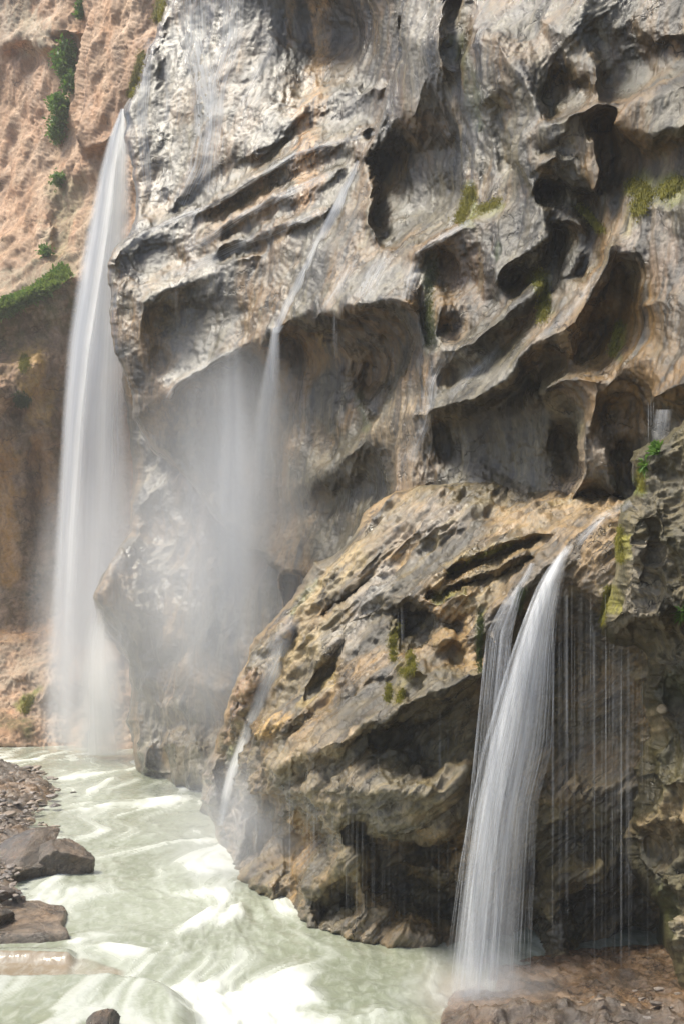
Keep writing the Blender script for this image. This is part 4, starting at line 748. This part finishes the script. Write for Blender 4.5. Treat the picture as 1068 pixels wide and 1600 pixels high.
at(sheet('core', [(188, 195, 175, 30.0, 1), (168, 198, 215, 30.4, 1), (152, 196, 270, 31, 1), (136, 192, 340, 31.7, 1), (118, 180, 430, 32.4, .95), (102, 160, 540, 33.2, .9), (94, 142, 660, 33.8, .85), (88, 135, 780, 34.4, .75), (82, 130, 880, 35, .55), (72, 128, 990, 35.5, .35), (62, 125, 1160, 36, .15)], M['silk'], root, 3, 14, 90, .6, .25, 2))
at(sheet('side_veil', [(160, 205, 500, 32.5, .0), (152, 208, 600, 33, .45), (146, 212, 720, 33.5, .5), (140, 214, 850, 34, .4), (120, 214, 960, 34.5, .25), (110, 212, 1165, 35, .15)], M['veil'], root, 3, 14, 60, .3, .3, 3))
# its lower companion
root = empty('waterfall', world(185., 880., 29.6)); tag(root, 'pale lower veil of water sliding past the round knob above the river', 'waterfall')
at(sheet('curtain', [(176, 200, 868, 29.8, .2), (148, 192, 925, 30, .4), (126, 186, 985, 31, .4), (116, 192, 1050, 32.5, .4), (110, 204, 1110, 34, .4), (106, 216, 1180, 35.2, .45)], M['silk'], root, 3, 12, 50, .3, .2, 5))
# central spray streams
root = empty('waterfall', world(559., 255., 20.)); tag(root, 'thin white stream running down the middle ridge and blowing into spray', 'waterfall')
for pth, k in (([(554, 564, 252, 0, .5), (536, 552, 285, 0, .9), (514, 534, 330, 0, 1), (496, 514, 365, 0, 1), (478, 494, 405, 0, .9), (454, 474, 450, 0, .9), (432, 454, 495, 0, .9), (424, 438, 520, 0, 1)], 11),):
    pp = []
    for a_, b_, y_, _, dn in pth:
        h, nn = hit((a_+b_)/2, y_); pp.append((a_, b_, y_, (h[1] if h else 22)-.12, dn))
    at(sheet('stream', pp, M['run'], root, 3, 8, 60, .0, .04, k)); dq = min(pp[-1][3], 23)
at(sheet('curtain', [(424, 438, 512, dq, 1), (414, 440, 560, dq, .7), (400, 440, 620, dq, .4), (386, 440, 700, dq, .25), (372, 438, 820, dq, .15), (366, 436, 960, dq, .06), (360, 436, 1080, dq, .0)], M['veil'], root, 3, 12, 60, .3, .1, 12))
root = empty('waterfall', world(340., 575., 22.5)); tag(root, 'wide grey curtain of spray under the hanging nose lip', 'waterfall')
at(sheet('curtain', [(285, 440, 540, 25.0, .0), (270, 440, 620, 24.4, .15), (262, 445, 760, 24.2, .25), (255, 445, 900, 24, .28), (260, 440, 1040, 23.8, .22), (280, 430, 1160, 23.6, .0)], M['veil'], root, 4, 20, 60, .3, .25, 15))
at(sheet('core', [(350, 378, 450, 23.0, .0), (345, 385, 560, 23.2, .15), (335, 400, 680, 23.2, .30), (330, 408, 800, 23.2, .36), (330, 410, 940, 23.2, .28), (340, 410, 1080, 23.2, .0)], M['veil'], root, 3, 12, 50, .3, .15, 16))
# slide on the orange lobe
root = empty('waterfall', world(461., 987., 18.)); tag(root, 'soft slanting stream sliding down the left flank of the banded slope', 'waterfall')
pp = []
for a_, b_, y_, dn in [(440, 470, 960, .2), (420, 462, 1010, .5), (400, 446, 1060, .5), (386, 422, 1110, .6), (368, 398, 1160, .8), (352, 376, 1205, .95), (342, 362, 1250, .8), (338, 356, 1290, .4)]:
    h, nn = hit((a_+b_)/2, y_); pp.append((a_, b_, y_, (h[1] if h else 18)-.15, dn))
for i in range(1, len(pp)): pp[i] = (*pp[i][:3], min(pp[i][3], pp[i-1][3]+.8), pp[i][4])
at(sheet('curtain', pp, M['veil'], root, 3, 10, 60, .0, .05, 21))

# near waterfall at right
root = empty('waterfall', world(890., 860., 12.6)); tag(root, 'near white waterfall arcing off the ledge at right', 'waterfall')
at(sheet('curtain', [(880, 900, 852, 12.6, .5), (862, 886, 876, 12.35, .9), (842, 874, 908, 12.15, .95), (820, 868, 955, 12, .8), (798, 866, 1015, 11.88, .65), (776, 864, 1090, 11.78, .55), (754, 856, 1170, 11.68, .5), (734, 842, 1260, 11.6, .5), (718, 830, 1360, 11.55, .5), (704, 824, 1460, 11.5, .48), (692, 822, 1540, 11.45, .4), (682, 824, 1595, 11.4, .2)], M['jet'], root, 4, 26, 90, .35, .09, 31))
at(sheet('core', [(882, 898, 854, 12.55, .7), (864, 880, 878, 12.3, 1), (845, 865, 910, 12.1, 1), (824, 850, 958, 11.95, 1), (803, 834, 1015, 11.84, .9), (781, 816, 1090, 11.74, .75), (760, 800, 1170, 11.64, .65), (741, 784, 1260, 11.56, .6), (724, 772, 1360, 11.5, .55), (710, 764, 1460, 11.45, .45), (698, 762, 1580, 11.4, .25)], M['jet'], root, 3, 16, 90, .3, .06, 37))
r = np.random.RandomState(8); L = []
for i in range(150):
    q = r.rand(); n = 22; y0 = 862+r.rand()*40 if i % 3 else 900+r.rand()*300; y1 = min(1585, y0+250+r.rand()*600); ys = np.linspace(y0, y1, n)
    le = np.interp(ys, [858, 882, 915, 965, 1020, 1090, 1170, 1260, 1360, 1460, 1590], [878, 858, 838, 818, 798, 776, 752, 732, 714, 700, 684])
    re = np.interp(ys, [858, 882, 915, 965, 1020, 1090, 1170, 1260, 1590], [893, 886, 878, 870, 866, 866, 862, 840, 826])
    dp = np.interp(ys, [858, 960, 1200, 1590], [12.5, 11.95, 11.65, 11.4])+r.normal()*.10; q = q**1.1
    L.append((world(le+(re-le)*q, ys, dp), (.0012+.0035*r.rand()**3)))
at(tubes('strand', L, M['strand'], root))
root = empty('waterfall', world(840., 885., 12.6)); tag(root, 'thin side arm of water draping over green moss left of the near fall', 'waterfall')
at(sheet('curtain', [(826, 836, 880, 12.45, .7), (814, 828, 902, 12.4, .7), (798, 812, 925, 12.3, .7), (776, 806, 950, 12.15, .4), (762, 800, 990, 12.05, .25), (752, 792, 1050, 12, .16), (744, 784, 1150, 11.95, .1), (738, 776, 1300, 11.9, .04)], M['jet'], root, 3, 14, 60, .3, .06, 41))
L = []
for i in range(45):
    q = r.rand(); ys = np.linspace(905+r.rand()*60, 1150+r.rand()*380, 18); le = np.interp(ys, [880, 925, 990, 1150, 1560], [826, 792, 758, 742, 700]); re = np.interp(ys, [880, 925, 990, 1150, 1560], [840, 815, 800, 785, 780])
    L.append((world(le+(re-le)*q, ys, 12.1-.3*sstep(900, 1200, ys)+r.normal()*.05), .0018+.002*r.rand()))
at(tubes('strand', L, M['strand'], root))
# drips from the overhangs
L = []
def drip(px, y0, y1, rad=.003, off=.15, wob=0, dep=None):
    if dep is None:
        h, nn = hit(px, y0); 
        if h is None: return
        dep = h[1]-off
    ys = np.linspace(y0, y1, 10); L.append((world(px+wob*(ys-y0)/300, ys, dep+0*ys), rad))
for i in range(85):
    px = 862+r.rand()**.9*150; y0 = np.interp(px, [860, 900, 940, 960, 1000, 1040], [900, 900, 985, 1000, 1000, 1020])+r.rand()*30*(1+5*(r.rand() < .4)); drip(px, y0, min(1540, y0+150+r.rand()*430), .0012+.0025*r.rand()**3, dep=11.35+r.rand()*.5)
for px in (862, 864, 884, 886, 922, 945): drip(px, 930, 1180+r.rand()*300, .005, dep=11.7)
for i in range(80):
    px = 395+r.rand()*320; y0 = np.interp(px, [395, 430, 520, 600, 715], [1215, 1200, 1165, 1130, 1100])+r.rand()*20; drip(px, y0, min(np.interp(px, [395, 500, 600, 715], [1400, 1450, 1475, 1490]), y0+120+r.rand()*260), .0014+.0022*r.rand()**3)
for px, a_, b_ in ((628, 950, 1140), (630, 955, 1290), (626, 948, 1080), (453, 1210, 1400), (458, 1215, 1290), (491, 1200, 1360), (495, 1200, 1300), (624, 1150, 1330), (621, 955, 1010), (675, 975, 998), (682, 972, 1000)): drip(px, a_, b_, .0045, .22)
for px, a_, b_ in ((275, 452, 505), (277, 450, 520), (523, 488, 560), (526, 488, 555), (521, 488, 540), (1016, 622, 665), (1020, 628, 660), (988, 720, 760), (1012, 628, 690)): drip(px, a_, b_, .006, .1)
d_ = tubes('dripping_water', L, M['drip']); tag(d_, 'fine threads of water dripping from the overhangs', 'dripping water', None, 'stuff')
V = []; Fq = []
for i in range(420):
    c_ = world(690+r.rand()*150+r.normal()*10, 1590-abs(r.normal())*42, 11.35+r.normal()*.2); s_ = .002+.005*r.rand()**2; b_ = len(V)
    V += [c_+np.array(k)*s_ for k in ((1, 0, 0), (0, 1, 0), (-1, 0, 0), (0, -1, 0), (0, 0, 1.6), (0, 0, -1.2))]
    Fq += [(b_, b_+1, b_+4), (b_+1, b_+2, b_+4), (b_+2, b_+3, b_+4), (b_+3, b_, b_+4), (b_+1, b_, b_+5), (b_+2, b_+1, b_+5), (b_+3, b_+2, b_+5), (b_, b_+3, b_+5)]
tag(mesh_np('splash', np.array(V), np.array(Fq), M['strand']), 'droplets thrown up where the near waterfall lands', 'splash', None, 'stuff')
# little spout behind the tufa wall
root = empty('waterfall', world(1045., 645., 11.8)); tag(root, 'short spout of water in the notch above the tufa wall', 'waterfall')
at(sheet('curtain', [(1022, 1052, 640, 11.9, .7), (1018, 1050, 660, 11.8, .6), (1014, 1046, 690, 11.75, .3)], M['jet'], root, 2, 8, 20, .2, .04, 51))
# wet films running over the rock
def film(path, w0, w1, dn, seed, off=.03, label=None):
    global root
    pts = spline([(x, y) for x, y in path], 60); V = []; n = len(pts); nu = 7; k0 = None
    for i, (x, y) in enumerate(pts):
        t = pts[min(i+1, n-1)]-pts[max(i-1, 0)]; t = np.array([-t[1], t[0]])/max(1e-6, np.hypot(*t)); w_ = w0+(w1-w0)*i/(n-1)
        for j in range(nu):
            q = pts[i]+t*w_*(j/(nu-1)-.5); h, nn = hit(q[0], q[1]); 
            if h is None: h = Vector(k0)
            k0 = (h+(Vector((0, 0, H))-h).normalized()*off)[:]; V.append(k0)
    V = np.array(V); hz = np.cumsum(np.r_[0, np.linalg.norm(np.diff(V.reshape(n, nu, 3)[:, 3], axis=0), axis=1)])
    fade = np.sin(np.linspace(.25, math.pi-.2, n))**.5*dn; cols = np.zeros((n*nu, 4)); cols[:, 3] = np.repeat(fade, nu)
    o = mesh_np('water_film', V, grid_faces(nu, n), M['film'], cols={'dens': cols}, uv=np.stack([np.tile(np.linspace(.001, .999, nu), n)+seed*3, np.repeat(hz, nu)], 1))
    tag(o, label, 'water film', 'water films on the rock')
for i, (pth, a_, b_, dn, lab) in enumerate([
    ([(300, -40), (305, 60), (318, 130), (322, 200), (312, 260), (285, 320)], 58, 34, 1.0, 'broad wet sheet running down the upper left wall'),
    ([(365, -40), (362, 60), (340, 130), (330, 230), (322, 300)], 40, 30, .9, 'second wet sheet just right of the broad one'),
    ([(236, 60), (228, 110), (222, 180), (232, 300)], 22, 20, .85, 'bright film beside the moss above the tall fall'),
    ([(275, 40), (262, 110), (262, 200)], 12, 10, .5, 'thin film on the left wall under the top rim'),
    ([(410, 45), (425, 70), (405, 110), (380, 160)], 24, 12, .5, 'short bright film below the dark upper wall'),
    ([(590, 206), (520, 224), (460, 242), (400, 280), (340, 318), (285, 338), (225, 366), (190, 396)], 9, 10, .8, 'shining film along the uppermost nose ledge'),
    ([(520, 270), (440, 306), (380, 338), (330, 372), (290, 390)], 12, 16, .85, 'shining film on the second nose ledge'),
    ([(500, 330), (430, 362), (370, 385), (320, 410), (270, 425)], 14, 20, .7, 'shining film on the third nose ledge'),
    ([(395, 541), (350, 556), (300, 588), (268, 612), (258, 630)], 9, 14, .8, 'bright film on the lower lip of the nose'),
    ([(600, 400), (580, 435), (565, 468)], 30, 34, .75, 'white film pouring over the brow of the big cave'),
    ([(550, 410), (530, 450), (500, 495)], 22, 16, .6, 'film beside the brow of the big cave'),
    ([(650, 410), (640, 440), (635, 468)], 26, 20, .6, 'film on the right of the cave brow'),
    ([(735, 345), (690, 372), (650, 400)], 10, 14, .8, 'bright film on the ledge right of the alcove'),
    ([(690, 560), (672, 600), (664, 660), (640, 720)], 26, 22, .5, 'silvery film down the central pillar'),
    ([(780, 545), (740, 580), (700, 620)], 14, 16, .4, 'silver film above the long overhanging lip'),
    ([(930, 425), (905, 470), (880, 500), (840, 530)], 8, 10, .45, 'film on the slanting rib at right'),
    ([(470, 975), (430, 1005), (400, 1040)], 26, 30, .45, 'lilac glinting film at the head of the slope slide'),
    ([(985, 785), (940, 808), (900, 850)], 16, 14, .6, 'clear stream feeding the near waterfall')]):
    film(pth, a_, b_, dn, i, label=lab)

# ------------------------------------------------------------ spray mist and air
def mist(px, py, d, rx, ry, rz, dens, label):
    import bmesh
    bm = bmesh.new(); bmesh.ops.create_icosphere(bm, subdivisions=3, radius=1); me = bpy.data.meshes.new('mist'); bm.to_mesh(me); bm.free()
    o = bpy.data.objects.new('mist', me); S.collection.objects.link(o); o.location = world(float(px), float(py), d); o.scale = (rx, ry, rz)
    m = NT('spray_mist'); m.n.remove(m.b); tc = m.new('TexCoord').outputs['Object']
    ln = m.new('VectorMath', operation='LENGTH'); m.link(tc, ln.inputs[0])
    f = m.math('SUBTRACT', 1.0, m.math('MULTIPLY', ln.outputs['Value'], ln.outputs['Value']), True); f = m.math('POWER', f, 1.5)
    n = m.ramp(m.noise(m.scaled(tc, (2.2, 2.2, 1.3)), 1.2, 2, .5), [(.3, g(.25)), (.7, g(1.3))])
    v = m.new('VolumePrincipled'); v.inputs['Color'].default_value = (.93, .94, .96, 1); v.inputs['Anisotropy'].default_value = .2
    m.link(m.math('MULTIPLY', m.math('MULTIPLY', f, n), dens), v.inputs['Density']); m.link(v.outputs[0], m.out.inputs['Volume'])
    me.materials.append(m.m); tag(o, label, 'mist', None, 'stuff')
    try: m.m.cycles.volume_step_rate = 1.5
    except Exception: pass
mist(365, 850, 23.8, 3.2, 2.2, 6.0, .40, 'grey mist blown in front of the central recess')
mist(150, 980, 34.5, 2.5, 2.4, 7.0, .42, 'white mist around the foot of the tall waterfall')
mist(235, 960, 27.5, 3.2, 2.0, 5.5, .26, 'thin grey mist between the two far falls')
mist(370, 1300, 17.2, 1.9, 1.6, 1.6, .5, 'thin mist over the water at the cliff foot')
mist(745, 1580, 11.2, 1.2, .6, .8, 1.6, 'mist where the near waterfall lands')
hz = mesh_np('haze', np.array([(x, y, z) for x in (-80, 60) for y in (-3, 85) for z in (-2.5, 48)], float), np.array([[0, 1, 3, 2], [4, 6, 7, 5], [0, 4, 5, 1], [2, 3, 7, 6], [0, 2, 6, 4], [1, 5, 7, 3]]), None, smooth=False)
m = NT('thin_air_haze'); m.n.remove(m.b); v = m.new('VolumePrincipled'); v.inputs['Color'].default_value = (.95, .95, .95, 1); v.inputs['Density'].default_value = .0013; m.link(v.outputs[0], m.out.inputs['Volume'])
hz.data.materials.clear(); hz.data.materials.append(m.m); tag(hz, None, None, None, 'stuff')
